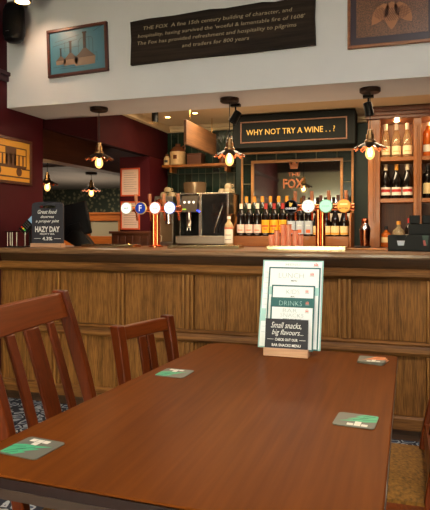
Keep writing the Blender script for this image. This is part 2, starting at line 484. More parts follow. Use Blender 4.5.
# ------------------------------------------------------------------ table
def onz(px, py, z):
    """point of the plane at height z seen at that pixel of the photograph"""
    u, v = (px - 215) / 575, (227 - py) / 575
    d = (z - EYE) / v
    c, s_ = math.cos(R(17.8)), math.sin(R(17.8))
    return Vector((d * (u * c - s_), d * (u * s_ + c), z))

tb = thing('dining_table', 'reddish brown varnished wooden dining table filling the foreground', 'table', (-.43, 1.6, 0))
tl = tb.location
TZ = .76
corners = [(-.895, .965), (-.0268, .938), (-.006, 2.315), (-.772, 2.352)]
def table_poly(inset, rad):
    pts = []
    cx = sum(c[0] for c in corners) / 4; cy = sum(c[1] for c in corners) / 4
    cs = [Vector((c[0] - inset * (1 if c[0] > cx else -1), c[1] - inset * (1 if c[1] > cy else -1))) for c in corners]
    for i in range(4):
        p = cs[i]; a = (cs[i - 1] - p).normalized(); b = (cs[(i + 1) % 4] - p).normalized()
        rr = rad[i]
        for k in range(7):
            t = k / 6
            q0 = p + a * rr; q2 = p + b * rr
            q = q0 * (1 - t) ** 2 + p * 2 * t * (1 - t) + q2 * t * t
            pts.append(q)
    return pts
def slab(polys_z, name, m):
    b = MB(); n = len(polys_z[0][0]); vs = []; fs = []
    for pl, z in polys_z: vs += [(p.x - tl.x, p.y - tl.y, z) for p in pl]
    for k in range(len(polys_z) - 1):
        fs += [(k * n + i, k * n + (i + 1) % n, (k + 1) * n + (i + 1) % n, (k + 1) * n + i) for i in range(n)]
    fs.append(tuple(reversed(range(n)))); fs.append(tuple((len(polys_z) - 1) * n + i for i in range(n)))
    b.add(vs, fs); return b.build(name, m, tb)
RD = (.03, .012, .008, .07)
slab([(table_poly(.004, RD), TZ - .006), (table_poly(.001, RD), TZ - .003), (table_poly(.004, RD), TZ)], 'tabletop', M_table)
slab([(table_poly(.006, RD), TZ - .030), (table_poly(.0, RD), TZ - .026), (table_poly(.0, RD), TZ - .006)], 'edge_band', M_tedge)
slab([(table_poly(.022, RD), TZ - .060), (table_poly(.022, RD), TZ - .030)], 'apron', M_trail)
for (x, y) in ((-.47, 1.18), (-.47, 2.08)):
    p = MB().lathe([(.032, .05), (.032, .62), (.05, .68), (.05, TZ - .061)], 20, T(x - tl.x, y - tl.y, 0)).build('pedestal', M_trail, tb)
    MB().box(x - tl.x - .10, x - tl.x + .10, y - tl.y - .035, y - tl.y + .035, 0, .05).build('foot', M_trail, p, .006)
MB().box(-.47 - tl.x - .03, -.47 - tl.x + .03, 1.2 - tl.y, 2.06 - tl.y, .62, .699).build('stretcher', M_trail, tb, .004)

# ------------------------------------------------------------------ chairs
M_seat = mat('gold_seat_fabric', (120, 80, 24), .95, noise=.45, nscale=90, bump=.4, bscale=220)
def chair(name, label, loc, rotz, W=.45, H=1.0, lean=.15, slats=3, slat_w=.046, rail_h=.075, post=.036, seat_d=.43):
    """faces local +Y; the foot of the back is at local y = 0"""
    t = thing(name, label, 'chair', loc, rotz, 'wooden slat back chairs around the table')
    h = W / 2 - post / 2
    def back_y(z):
        if z < .45: return -.05 * (1 - z / .45) ** 1.5
        q = (z - .45) / (1.0 - .45)
        return -lean * (q ** 1.25)
    for sx in (-1, 1):
        zs = [0, .15, .3, .45, .55, .65, .75, .85, .93, H + .008]
        zs = [z for z in zs if z < H - .02] + [H + .008]
        b = MB(); b.sweep([(sx * h, back_y(z), z) for z in zs], post, [.034 if z < .5 else .034 + .014 * min(1, (z - .5) / .3) for z in zs])
        b.build('leg', M_chair, t, .005)
        b = MB(); b.sweep([(sx * (h - .0), seat_d - .02, 0), (sx * h, seat_d - .02, .42)], [.032, .042], [.032, .042])
        b.build('leg', M_chair, t, .004)
    b = MB(); n = 8; vs = []; fs = []
    xw = h - post / 2 + .003
    for i in range(n + 1):
        x = -xw + 2 * xw * i / n; bow = -.010 * (1 - (2 * i / n - 1) ** 2)
        for (z, o_) in ((H - rail_h, -.011), (H - rail_h, .011), (H, .011), (H, -.011)):
            vs.append((x, back_y(z) + o_ + bow, z))
    for i in range(n):
        for k in range(4): fs.append((i * 4 + k, i * 4 + (k + 1) % 4, i * 4 + 4 + (k + 1) % 4, i * 4 + 4 + k))
    fs += [(3, 2, 1, 0), tuple(n * 4 + k for k in range(4))]
    b.add(vs, fs).build('top_rail', M_chairr, t, .004)
    b = MB(); b.sweep([(0, back_y(.5), .50), (0, back_y(.54), .54)], 2 * xw, .022); b.build('lower_rail', M_chairr, t, .003)
    inner = 2 * xw
    for k in range(slats):
        x, slat_w = ([(-.118 * W / .53, .040), (0, .080), (.118 * W / .53, .040)] if slats == 3 else [(-.027, .045), (.027, .045)])[k]
        zs = [.54 + (H - rail_h - .54) * q / 5 for q in range(6)]
        b = MB(); b.sweep([(x, back_y(z), z) for z in zs], slat_w, .014); b.build('slat', M_chair, t, .003)
    b = MB()
    b.box(-h + .0, h, -.012, .012, .37, .435); b.box(-h, h, seat_d - .032, seat_d - .008, .37, .435)
    b.box(-h - .010, -h + .010, .012, seat_d - .032, .37, .435); b.box(h - .010, h + .010, .012, seat_d - .032, .37, .435)
    b.build('seat_frame', M_chairr, t, .003)
    b = MB(); nx = 8; vs = []; fs = []
    hw = W / 2 + .004
    def zz(i, j): return .447 + .026 * (1 - (abs(2 * i / nx - 1)) ** 4) * (1 - (abs(2 * j / nx - 1)) ** 4)
    for j in range(nx + 1):
        for i in range(nx + 1):
            fy = j / nx
            wd = hw * (.97 + .03 * fy)
            vs.append((-wd + 2 * wd * i / nx, -.004 + (seat_d + .014) * fy + (.012 * (1 - (2 * i / nx - 1) ** 2) if j == nx else 0), zz(i, j)))
    for j in range(nx):
        for i in range(nx): a = j * (nx + 1) + i; fs.append((a, a + 1, a + nx + 2, a + nx + 1))
    N = len(vs); rim = [i for i in range(nx + 1)] + [(j + 1) * (nx + 1) - 1 for j in range(1, nx + 1)] + [nx * (nx + 1) + i for i in range(nx - 1, -1, -1)] + [j * (nx + 1) for j in range(nx - 1, 0, -1)]
    vs += [(vs[i][0], vs[i][1], .436) for i in rim]
    m_ = len(rim)
    fs += [(rim[(k + 1) % m_], rim[k], N + k, N + (k + 1) % m_) for k in range(m_)]
    fs.append(tuple(N + k for k in reversed(range(m_))))
    b.add(vs, fs).build('seat', M_seat, t)
    b = MB(); b.box(-h + .016, h - .016, seat_d * .5 - .01, seat_d * .5 + .01, .2, .235)
    b.box(-h - .009, -h + .009, -.0, seat_d - .03, .2, .235); b.box(h - .009, h + .009, -.0, seat_d - .03, .2, .235)
    b.build('stretcher', M_chair, t, .003)
    return t
chair('dining_chair', 'tall slat back wooden chair nearest at the left side of the table', (-.982, 1.562, 0), R(-90 + 5), W=.535, H=1.02, rail_h=.085)
chair('dining_chair', 'low backed wooden chair at the far left corner of the table', (-.975, 2.225, 0), R(-90 - 15), W=.37, H=.85, slats=2, rail_h=.055, post=.042, lean=.10, seat_d=.38)
chair('dining_chair', 'wooden chair with gold fabric seat tucked under the right side of the table', (.085, 2.02, 0), R(90), W=.47, H=1.0)

# ------------------------------------------------------------------ things on the table
def coaster(label, px, py, ang, size=.094, orange=False, z=TZ + .0005, thick=.0022, flip=0, loc=None):
    p = loc if loc else onz(px, py, z)
    t = thing('coaster', label, 'coaster', (p.x, p.y, z), R(ang), 'beer coasters on the table')
    h = size / 2; r = .01
    out = []
    for cx, cy, a in ((h - r, h - r, 0), (-h + r, h - r, 90), (-h + r, -h + r, 180), (h - r, -h + r, 270)):
        for k in range(5):
            q = R(a + 22.5 * k); out.append((cx + r * math.cos(q), cy + r * math.sin(q)))
    rot = Matrix.Rotation(R(-90), 4, 'X')
    b = MB(); b.m = 0; b.prism(out, -thick, 0, rot)
    b.build('card', mat('coaster_card', (96, 94, 80), .5), t, smooth=False)
    # leaf print
    ink = mat('coaster_orange', (214, 120, 60), .5) if orange else mat('coaster_green', (66, 158, 110), .5)
    ink2 = mat('coaster_brown', (150, 76, 36), .5) if orange else mat('coaster_dark_green', (34, 104, 74), .5)
    pts = [(-h * .98, -h * .0), (-h * .98, -h * .9), (-h * .3, -h * .92), (h * .1, -h * .55), (-h * .15, -h * .5), (h * .45, -h * .1), (h * .05, -h * .1), (h * .78, h * .32), (h * .1, h * .2), (-h * .5, h * .18)]
    b = MB(); b.prism(pts, -.0003, 0, T(0, 0, thick) @ rot)
    b.build('leaf_print', ink, t, smooth=False)
    b = MB()
    for (x, y, a, l) in ((-.5, -.5, 40, .9), (-.2, -.2, 30, .8), (-.65, -.15, 20, .7), (-.45, -.75, 45, .5)):
        b.box(-l * h / 2, l * h / 2, -.0012, .0012, 0, .0003, T(x * h, y * h, thick + .0003) @ RZ(a))
    b.build('leaf_vein', ink2, t, smooth=False)
    b = MB()
    for (x, y) in ((-.5, .68), (-.16, .68), (.18, .68), (-.16, .36)):
        b.box(x * h - h * .15, x * h + h * .15, y * h - h * .145, y * h + h * .145, thick, thick + .0004)
    b.build('badge', mat('coaster_badge', (214, 204, 184), .5), t, smooth=False)
    return t
coaster('green and grey coaster at the near left corner of the table', 0, 0, -6, .104, loc=Vector((-.781, 1.099, 0)))
coaster('green and grey coaster near the low chair at the far left of the table', 0, 0, -3, .104, loc=Vector((-.723, 1.808, 0)))
coaster('green and grey coaster alone at the middle right of the table', 0, 0, 175, .103, loc=Vector((-.106, 1.506, 0)))
for k, (dx, dy, a, lab) in enumerate(((.003, -.002, 166, 'bottom coaster of the small fanned pile at the far right of the table'),
                                      (.001, .001, 172, 'middle coaster of the small fanned pile at the far right of the table'),
                                      (-.001, .002, 178, 'orange printed coaster on top of the small pile at the far right of the table'))):
    coaster(lab, 0, 0, a, .096, True, TZ + .0005 + k * .0030, loc=Vector((-.096 + dx, 2.19 + dy, 0)))

# menu stand
ms = thing('menu_stand', 'small chalkboard in a pale wooden block holding the menus on the table', 'menu stand', (-.414, 2.185, TZ + .0005), 0)
b = MB(); b.box(-.086, .086, -.022, -.009, 0, .030); b.box(-.086, .086, -.005, -.001, 0, .030); b.box(-.086, .086, -.009, .045, 0, .020)
b.build('base', M_pine, ms, .002)
CB = T(0, -.007, .012) @ RX(-8)
b = MB(); b.box(-.083, .083, -.0015, .0015, .012, .128, CB); b.build('chalkboard', M_slate2, ms)
def onboard(x, z): return CB @ T(x, -.0022, z) @ FRONT
text('Small snacks,', M_chalk, ms, onboard(-.002, .103), .118, .026, .35, .0)
text('big flavours...', M_chalk, ms, onboard(.004, .075), .122, .026, .35, .0)
text('CHECK OUT OUR', M_chalk, ms, onboard(0, .050), .088, .0105, 0, .02)
text('BAR SNACKS MENU', M_chalk, ms, onboard(0, .029), .112, .0105, 0, .02)
b = MB()
for s_ in (-1, 1): b.box(s_ * .062 - .012, s_ * .062 + .012, -.0024, -.0016, .0495, .051, CB)
b.build('chalk_line', M_chalk, ms)

def menu(label, x, y, z, w, h, tilt, border, face, content, rz=0.):
    t = thing('menu', label, 'menu', (x, y, z), R(rz), 'menus standing in the table stand')
    Q = RX(-tilt)
    b = MB(); b.box(-w / 2, w / 2, 0, .0012, 0, h, Q); b.build('card', border, t, smooth=False)
    bd = .0055
    b = MB(); b.box(-w / 2 + bd, w / 2 - bd, -.0004, 0, bd, h - bd, Q); b.build('page', face, t, smooth=False)
    for kind, *a in content:
        if kind == 't':
            s_, m_, cx, cz, ww, hh = a
            text(s_, m_, t, Q @ T(cx * w, -.0011, h - cz) @ FRONT, ww, hh, 0, .01)
        elif kind == 'o':
            s_, m_, cx, cz, ww, hh = a
            text(s_, m_, t, Q @ T(cx * w, -.0011, h - cz) @ FRONT, ww, hh, 0, -.022)
        else:
            m_, xa, xb, za, zb = a
            b = MB(); b.box(xa * w, xb * w, -.0009, -.0005, h - zb, h - za, Q); b.build('print', m_, t, smooth=False)
    return t
def emblem(cx, cz): return [('b', M_salmon, cx - .030, cx - .018, cz, cz + .006), ('b', M_salmon, cx - .006, cx + .006, cz - .002, cz + .006), ('b', M_salmon, cx + .018, cx + .030, cz, cz + .006), ('b', M_salmon, cx - .034, cx + .034, cz + .006, cz + .009), ('b', M_out, cx - .045, cx + .045, cz + .011, cz + .013)]
yb = 2.185
M_out = mat('outline_print', (150, 164, 164), .6)
lines = [('b', M_grey, -.46, -.40, .05 + k * .022, .052 + k * .022) for k in range(12)]
menu('largest pale green edged menu at the back of the stand', -.411, yb + .029, TZ + .0210, .246, .354, 17, mat('silver_green_edge', (150, 190, 182), .4), M_paper,
     [('t', 'MENU', M_grey, 0, .018, .06, .010), ('b', M_lteal, -.49, -.40, .20, .25)] + emblem(.38, .012) + lines)
menu('teal bordered lunch menu standing before the largest menu', -.4015, yb + .0255, TZ + .0210, .208, .324, 16, M_teal, M_paper,
     [('o', 'LUNCH', M_out, -.06, .034, .10, .020), ('t', 'MENU', M_ink, -.0, .055, .024, .006), ('b', M_lteal, -.48, .48, .080, .112), ('b', M_teal, -.25, .32, .092, .095), ('b', M_teal, -.1, .2, .099, .102)] + emblem(.34, .022), 0)
menu('short white kids menu in the middle of the menu stand', -.402, yb + .0200, TZ + .0210, .172, .251, 15.2, M_teal, M_paper,
     [('o', 'KIDS', M_out, .0, .026, .052, .018), ('t', 'MENU', M_ink, 0, .045, .016, .005)] + emblem(.32, .018), 0)
menu('solid teal drinks menu between the kids and snacks menus', -.401, yb + .0150, TZ + .0210, .172, .201, 13.5, M_teal, M_teal,
     [('o', 'DRINKS', M_lteal, -.04, .022, .09, .018), ('t', 'WINES BEERS AND SPIRITS', M_paper, .0, .040, .07, .005)] + emblem(.34, .014), 0)
menu('front white bar snacks menu just behind the chalkboard', -.399, yb + .0100, TZ + .0210, .170, .169, 11.5, M_teal, M_paper,
     [('o', 'BAR', M_out, -.05, .018, .055, .014), ('o', 'SNACKS', M_out, -.0, .036, .09, .014), ('t', 'MAINS AND MORE', M_ink, 0, .052, .07, .006)] + emblem(.34, .012), 0)

# ------------------------------------------------------------------ bulkhead: pictures, plaque, speaker
def picture(name, label, cat, cx, cz, w, h, fw, fm, inner, depth=.025, tilt=0., y=3.6, mount=None):
    t = thing(name, label, cat, (cx, y - .0005, cz))
    t.rotation_euler = (0, R(tilt), 0)
    b = MB()
    b.box(-w / 2, w / 2, -depth, 0, h / 2 - fw, h / 2); b.box(-w / 2, w / 2, -depth, 0, -h / 2, -h / 2 + fw)
    b.box(-w / 2, -w / 2 + fw, -depth, 0, -h / 2 + fw, h / 2 - fw); b.box(w / 2 - fw, w / 2, -depth, 0, -h / 2 + fw, h / 2 - fw)
    b.build('frame', fm, t, .003)
    b = MB(); b.box(-w / 2 + fw, w / 2 - fw, -depth * .5, -.001, -h / 2 + fw, h / 2 - fw); b.build('picture', inner, t, smooth=False)
    return t
# three brewing coppers
bl = picture('framed_picture', 'blue picture of three copper stills in a dark red frame on the bulkhead', 'picture', -2.178, 2.508, .485, .345, .022, wood('red_frame_wood', (62, 26, 16), (84, 36, 22), 0, 1., .4), mat('blue_print', (66, 108, 124), .4), tilt=-2.2)
yy = -.0130
def still(x, z, s):
    k = .78 * s
    b = MB(); b.prism([(x - .072 * s, z), (x + .072 * s, z), (x + .078 * s, z + .065 * k), (x - .078 * s, z + .065 * k)], yy - .0008, yy)
    b.build('copper_pot', mat('print_copper', (120, 98, 80), .5), bl, smooth=False)
    b = MB(); b.prism([(x - .078 * s, z + .065 * k), (x + .078 * s, z + .065 * k), (x + .035 * s, z + .11 * k), (x + .012 * s, z + .14 * k), (x - .012 * s, z + .14 * k), (x - .035 * s, z + .11 * k)], yy - .0010, yy)
    b.build('pot_dome', mat('print_copper_dark', (84, 66, 54), .5), bl, smooth=False)
    b = MB(); b.box(x - .011 * s, x + .011 * s, yy - .0012, yy, z + .14 * k, z + .27 * k)
    b.box(x - .016 * s, x + .016 * s, yy - .0012, yy, z + .265 * k, z + .28 * k)
    b.build('pot_chimney', mat('print_black', (36, 30, 28), .5), bl, smooth=False)
still(.060, -.108, 1.08); still(-.055, -.095, .78); still(-.135, -.085, .54)
b = MB()
def pl(x0, z0, x1, z1, w=.0018):
    l = math.hypot(x1 - x0, z1 - z0); a = math.atan2(z1 - z0, x1 - x0)
    b.box(0, l, yy - .0006, yy, -w / 2, w / 2, T(x0, 0, z0) @ Matrix.Rotation(-a, 4, 'Y'))
for s_ in ((.01, -.02, .01, .06), (.01, .06, .03, .085), (.03, .085, .11, .085), (.11, .085, .125, .07), (.125, .07, .125, -.05), (.135, -.03, .155, -.03), (.155, -.03, .155, -.09), (.095, .085, .095, -.02), (-.2, .05, .0, .08), (-.18, .08, .02, .11), (-.1, -.0, -.1, .07), (-.2, -.10, .12, -.105), (-.15, -.115, .05, -.12), (-.12, .03, .02, .03), (.13, .12, .20, .15)): pl(*s_)
b.build('line_drawing', MATS['print_black'], bl, smooth=False)

# old board with painted history
bd_ = thing('history_board', 'long dark old wooden board with gilt handwriting on the bulkhead', 'sign', (-1.128, 3.5995, 2.522))
bd_.rotation_euler = (0, R(-.7), 0)
ou = [(-.63, -.150), (-.2, -.146), (.2, -.150), (.632, -.146), (.628, .03), (.634, .158), (.45, .156), (.38, .150), (.30, .160), (.05, .152), (-.05, .160), (-.3, .150), (-.5, .152), (-.628, .144), (-.622, .02)]
MB().prism(ou, -.028, 0).build('board', M_old, bd_, smooth=False)
M_gilt = mat('gilt_writing', (146, 130, 102), .5)
for s_, cx, cz, w_ in (('THE FOX  A fine 15th century building of character, and', -.02, .085, 1.02), ("hospitality, having survived the 'woeful & lamentable fire of 1608'", .0, .036, 1.14), ('The Fox has provided refreshment and hospitality to pilgrims', -.03, -.013, 1.09), ('and traders for 800 years', -.02, -.062, .46)):
    text(s_, M_gilt, bd_, T(cx, -.0285, cz) @ FRONT, w_, .032, .15, .0)

# hop cones
hp = picture('framed_picture', 'brown picture of three hop cones in a wooden frame at top right', 'picture', -.035, 2.665, .535, .65, .018, wood('amber_frame_wood', (110, 62, 30), (140, 84, 44), 0, 1., .4), mat('purple_mount', (44, 28, 40), .4))
hp.location.z = 2.338 + .325
def sepia():
    m = bpy.data.materials.new('sepia_print'); m.use_nodes = True
    nt = m.node_tree; b_ = nt.nodes['Principled BSDF']; L = nt.links.new
    tc = nt.nodes.new('ShaderNodeTexCoord'); n = nt.nodes.new('ShaderNodeTexNoise'); n.inputs['Scale'].default_value = 160
    L(tc.outputs['Object'], n.inputs['Vector'])
    cr = nt.nodes.new('ShaderNodeValToRGB'); e = cr.color_ramp.elements; e[0].position = .35; e[0].color = lin((70, 42, 26)); e[1].position = .65; e[1].color = lin((118, 74, 46))
    L(n.outputs['Fac'], cr.inputs['Fac']); L(cr.outputs['Color'], b_.inputs['Base Color']); b_.inputs['Roughness'].default_value = .4
    return m
b = MB(); b.box(-.215, .195, -.0140, -.0126, -.262, .262); b.build('print', sepia(), hp, smooth=False)
def hop(x, z, a, s, m1, m2):
    Q = T(x, 0, z) @ RY(a)
    out = [(0, -.115 * s), (.025 * s, -.085 * s), (.05 * s, -.035 * s), (.052 * s, .02 * s), (.03 * s, .07 * s), (0, .085 * s), (-.03 * s, .07 * s), (-.052 * s, .02 * s), (-.05 * s, -.035 * s), (-.025 * s, -.085 * s)]
    MB().prism(out, -.0155, -.0140, Q).build('hop_cone', m1, hp, smooth=False)
    b = MB()
    for k in range(-3, 4):
        for sg in (-1, 1):
            b.box(-.0012, .0012, -.0162, -.0156, -.055 * s, .055 * s, Q @ T(k * .014 * s, 0, -.005 * s) @ RY(sg * 32))
    b.build('scale_lines', m2, hp, smooth=False)
mh1 = mat('hop_print', (150, 96, 60), .5); mh2 = mat('hop_lines', (96, 56, 34), .5)
hop(-.072, -.125, 38, .74, mh1, mh2); hop(.052, -.125, -38, .74, mh1, mh2); hop(-.010, -.135, 0, .84, mh1, mh2)

# loudspeaker
sp = thing('wall_speaker', 'black rounded loudspeaker fixed high on the left of the bulkhead', 'speaker', (-2.622, 3.47, 2.572))
pr = [(0, .0), (.045, .002), (.068, .016), (.077, .05), (.079, .14), (.077, .23), (.068, .264), (.045, .280), (0, .283)]
MB().lathe(pr, 28, Matrix.Diagonal((1, .85, 1, 1))).build('case', M_black, sp)
b = MB(); b.lathe([(r_ * 1.02, z_ * .9 + .014) for r_, z_ in pr[1:-1]], 16, Matrix.Diagonal((1, .88, 1, 1)), PI * 1.12, PI * 1.88, cap=False)
b.build('grille', mat('grille_black', (10, 10, 11), .8, spec=.1, bump=.5, bscale=600), sp)
text('audio', M_steel, sp, T(.0, -.073, .062) @ FRONT, .03, .008)
b = MB(); b.tube([(0, .0, .278), (0, .0, .315), (0, .13, .315)], .008); b.box(-.02, .02, .118, .129, .29, .34); b.build('bracket', M_steel, sp)

# ceiling spotlight at the top left
cs = thing('ceiling_spotlight', 'round dark spotlight at the top left edge beside the speaker', 'spotlight', (-2.425, 3.30, 2.785))
b = MB(); b.lathe([(.02, .274), (.02, .09), (.055, .07), (.06, .0), (.05, -.008)], 20); b.build('housing', M_bronze, cs)
MB().lathe([(.0, -.009), (.046, -.009)], 20).build('lens', M_lens, cs)
lamp('spotlight_beam', 'SPOT', (.0, .02, -.03), 5, (1, .8, .6), (R(35), 0, R(-8)), .04, spot=120, blend=1., parent=cs)

# tram picture on left wall
tp = thing('framed_picture', 'yellow tramcar picture in a dark frame on the maroon left wall', 'picture', (-2.7795, 3.52, 1.753), R(90))
w_, h_, f_ = .72, .348, .022
b = MB()
b.box(-w_ / 2, w_ / 2, -.02, 0, h_ / 2 - f_, h_ / 2); b.box(-w_ / 2, w_ / 2, -.02, 0, -h_ / 2, -h_ / 2 + f_)
b.box(-w_ / 2, -w_ / 2 + f_, -.02, 0, -h_ / 2 + f_, h_ / 2 - f_); b.box(w_ / 2 - f_, w_ / 2, -.02, 0, -h_ / 2 + f_, h_ / 2 - f_)
b.build('frame', M_frame, tp, .002)
b = MB(); b.box(-w_ / 2 + f_, w_ / 2 - f_, -.010, -.001, -h_ / 2 + f_, h_ / 2 - f_); b.build('picture', mat('yellow_print', (214, 152, 48), .5), tp, smooth=False)
M_tram = mat('tram_print', (84, 50, 22), .5)
def tb_(x0, x1, z0, z1, m=M_tram, name='tram_print'):
    pass
b = MB()
b.box(-.10, .25, -.0108, -.010, .075, .083); b.box(-.10, .245, -.0108, -.010, -.055, -.035)
b.box(.03, .14, -.0108, -.010, -.035, .075); b.box(-.10, .245, -.0108, -.010, .030, .036)
for k in range(9):
    x = -.09 + k * .042
    if x < .24: b.box(x, x + .014, -.0108, -.010, -.035, .032)
b.box(.24, .25, -.0108, -.010, -.045, .08); b.box(-.3, .30, -.0108, -.010, -.118, -.108); b.box(.2, .30, -.0108, -.010, -.060, -.052)
b.v = [Vector((p.x * 1.15 + .012, p.y, p.z * 1.15 + .01)) for p in b.v]
b.build('tram_body', M_tram, tp, smooth=False)
b = MB()
for x in (-.04, .17):
    MB().lathe([(.034, 0), (.034, .0008)], 20, T(x * 1.15 + .012, -.010, -.078) @ RX(90)).build('tram_wheel', M_tram, tp, smooth=False)
lamp('picture_light', 'SPOT', (.1, -.45, .42), 5, (1, .72, .32), (R(48), 0, 0), .04, spot=80, blend=.9, parent=tp)

# ------------------------------------------------------------------ pendants
def pendant(label, x, y, ztop, zsh, scale=1., power=9.):
    t = thing('pendant_lamp', label, 'pendant lamp', (x, y, ztop), 0, 'scalloped pendant lamps with glowing bulbs')
    L_ = ztop - zsh
    s = scale
    MB().lathe([(.066 * s, 0), (.066 * s, -.022 * s), (.058 * s, -.028 * s), (0, -.028 * s)], 28).build('canopy', M_bronze, t)
    if L_ > .14 * s: MB().tube([(0, 0, -.027 * s), (0, 0, -(L_ - .085 * s))], .003 * s, 8).build('cord', M_black, t)
    z0 = -L_
    MB().lathe([(.007 * s, z0 + .094 * s), (.016 * s, z0 + .088 * s), (.018 * s, z0 + .066 * s), (.025 * s, z0 + .062 * s), (.026 * s, z0 + .030 * s), (.036 * s, z0 + .022 * s), (.036 * s, z0 + .004 * s), (.012 * s, z0 + .002 * s)], 20).build('socket', mat('antique_brass', (150, 116, 76), .32, 1.), t)
    def mod(k, a, r, z):
        q = k / 6.
        return r * (1 + .035 * q ** 3 * math.cos(12 * a)), z - .008 * s * q ** 3 * math.cos(12 * a)
    prof = [(.026, .012), (.040, .006), (.056, -.002), (.074, -.013), (.088, -.022), (.097, -.028), (.104, -.030)]
    outer = [(r_ * s, z0 + z_ * s) for r_, z_ in prof]
    sh = MB().lathe(outer, 72, cap=False, mod=mod).build('shade', M_bronze, t)
    so = sh.modifiers.new('thick', 'SOLIDIFY'); so.thickness = .0016
    MB().lathe([(r_, z_ - .0025 * s) for r_, z_ in outer], 72, cap=False, mod=mod).build('shade_lining', M_copper, t)
    zb = z0 - .0
    bp = [(.012, .0), (.014, -.012), (.020, -.028), (.027, -.046), (.0295, -.062), (.027, -.078), (.018, -.092), (.006, -.099), (0, -.100)]
    g = MB().lathe([(r_ * s, zb + z_ * s) for r_, z_ in bp], 20, cap=False).build('bulb', M_bulb, t)
    fb = MB()
    for k in range(6):
        a = k * PI / 3
        fb.tube([(.006 * s * math.cos(a), .006 * s * math.sin(a), zb - .014 * s), (.014 * s * math.cos(a), .014 * s * math.sin(a), zb - .05 * s), (.009 * s * math.cos(a), .009 * s * math.sin(a), zb - .08 * s)], .0024 * s, 6)
    fb.build('filament', M_fil, g)
    lamp('bulb_light', 'POINT', (0, 0, zb - .06 * s), power, (1, .62, .28), size=.012, parent=t)
    return t
pendant('scalloped pendant lamp over the left end of the bar beside the maroon beam', -2.124, 3.80, 2.1395, 1.79)
pendant('scalloped pendant lamp over the middle of the bar before the coffee machine', -1.115, 3.80, 2.1395, 1.775)
pendant('scalloped pendant lamp over the right of the bar beside the shelves', -.18, 3.80, 2.1395, 1.785)
pendant('pendant lamp just right of the maroon wall, in the far room', -4.225, 6.25, 2.0995, 1.83, 1.25, 8)
pendant('pendant lamp in the far room above the wooden partition', -4.55, 7.90, 2.0995, 1.86, 1.35, 8)

# ------------------------------------------------------------------ ceiling fittings behind the bar
def cyl_spot(label, x, y, z, parent_power=6):
    t = thing('ceiling_spotlight', label, 'spotlight', (x, y, z))
    MB().lathe([(.030, 0), (.030, -.095), (.026, -.095), (.026, -.085)], 20).build('housing', M_black, t)
    MB().lathe([(0, -.0855), (.0255, -.0855)], 20).build('lens', M_lens, t)
    lamp('spotlight_beam', 'SPOT', (0, 0, -.11), parent_power, (1, .7, .38), (0, 0, 0), .02, spot=100, blend=.8, parent=t)
    return t
cyl_spot('black cylinder spotlight on the ceiling behind the bar at left', -2.09, 4.75, 2.2895, 8)
for lab, x, y in (('small round recessed light left of the hanging plank', -2.07, 5.0), ('small round recessed light above the hanging plank', -1.763, 4.9)):
    t = thing('recessed_light', lab, 'recessed light', (x, y, 2.2895), 0, 'recessed lights in the ceiling behind the bar')
    MB().lathe([(.034, 0), (.034, -.006), (.024, -.006)], 20, cap=False).build('rim', M_chrome, t)
    MB().lathe([(0, -.0045), (.024, -.0045)], 20).build('lens', M_lens, t)
def track_spot(label, x, y, z, tilt, rz=20):
    t = thing('adjustable_spotlight', label, 'spotlight', (x, y, z))
    MB().box(-.035, .035, -.02, .02, -.018, 0).tube([(0, 0, -.017), (0, 0, -.05)], .006).build('mount', M_black, t)
    MB().lathe([(.012, .045), (.028, .04), (.030, -.05), (.024, -.05), (.022, -.03)], 20, T(0, 0, -.09) @ RZ(rz) @ RY(tilt)).build('head', M_black, t)
    return t
track_spot('black adjustable spotlight beside the middle pendant', -1.125, 3.99, 2.1395, 30)
track_spot('black adjustable spotlight beside the right pendant lamp', -.20, 3.99, 2.1395, -12)

# ------------------------------------------------------------------ back wall of the bar
struct(bx('wall_tiled', M_tiles, -2.29, -1.56, 5.53, 5.549, 1.08, 2.22))
# wooden plank hanging from the ceiling
pk = thing('hanging_sign_board', 'plain wooden board hung edge on from the ceiling behind the bar', 'board', (-1.70, 4.9, 2.045))
MB().box(-.012, .012, -.42, .40, -.10, .105).build('board', M_plank, pk, .003)
b = MB()
for y in (-.3, .3): b.tube([(0, y, .104), (0, y, .2445)], .003, 6)
b.build('hook', M_brass, pk)
# shelf with jars
sh = thing('wall_shelf', 'long wooden shelf above the green tiles behind the bar', 'shelf', (-1.9, 5.45, 1.855))
MB().box(-.385, .34, -.09, .078, 0, .025).build('board', M_cabh, sh, .002)
b = MB()
for x in (-.30, .28): b.box(x - .012, x + .012, -.06, .078, -.05, 0)
b.build('bracket', M_cabh, sh)
SZ = 1.8805
M_stone = mat('stoneware', (190, 160, 116), .35, noise=.1, nscale=30)
M_stoneb = mat('brown_glaze', (96, 54, 30), .25)
j = thing('stoneware_jar', 'small cream stoneware bottle at the left end of the shelf', 'jar', (-2.245, 5.40, SZ))
MB().lathe([(.03, 0), (.032, .01), (.032, .06), (.022, .085), (.014, .092)], 20).build('body', M_stone, j)
MB().lathe([(.014, .0925), (.017, .10), (.015, .112), (0, .114)], 16).build('stopper', M_stoneb, j)
MB().lathe([(.0325, .025), (.0325, .05)], 10, None, PI * 1.3, PI * 1.7, cap=False).build('label', M_ink, j)
j = thing('stoneware_flagon', 'large cream stoneware flagon with brown shoulder on the shelf', 'flagon', (-2.135, 5.42, SZ))
MB().lathe([(.076, 0), (.080, .008), (.080, .13)], 28).build('body', M_stone, j)
MB().lathe([(.080, .1301), (.078, .150), (.055, .178), (.026, .190), (.026, .205), (.03, .212), (.0, .213)], 28).build('shoulder', M_stoneb, j)
MB().lathe([(.0806, .055), (.0806, .095)], 10, None, PI * 1.42, PI * 1.58, cap=False).build('badge', M_stoneb, j)
b = MB(); b.tube([(.05, 0, .18), (.072, 0, .20), (.078, 0, .17), (.074, 0, .145)], .007, 8); b.build('handle', M_stoneb, j)
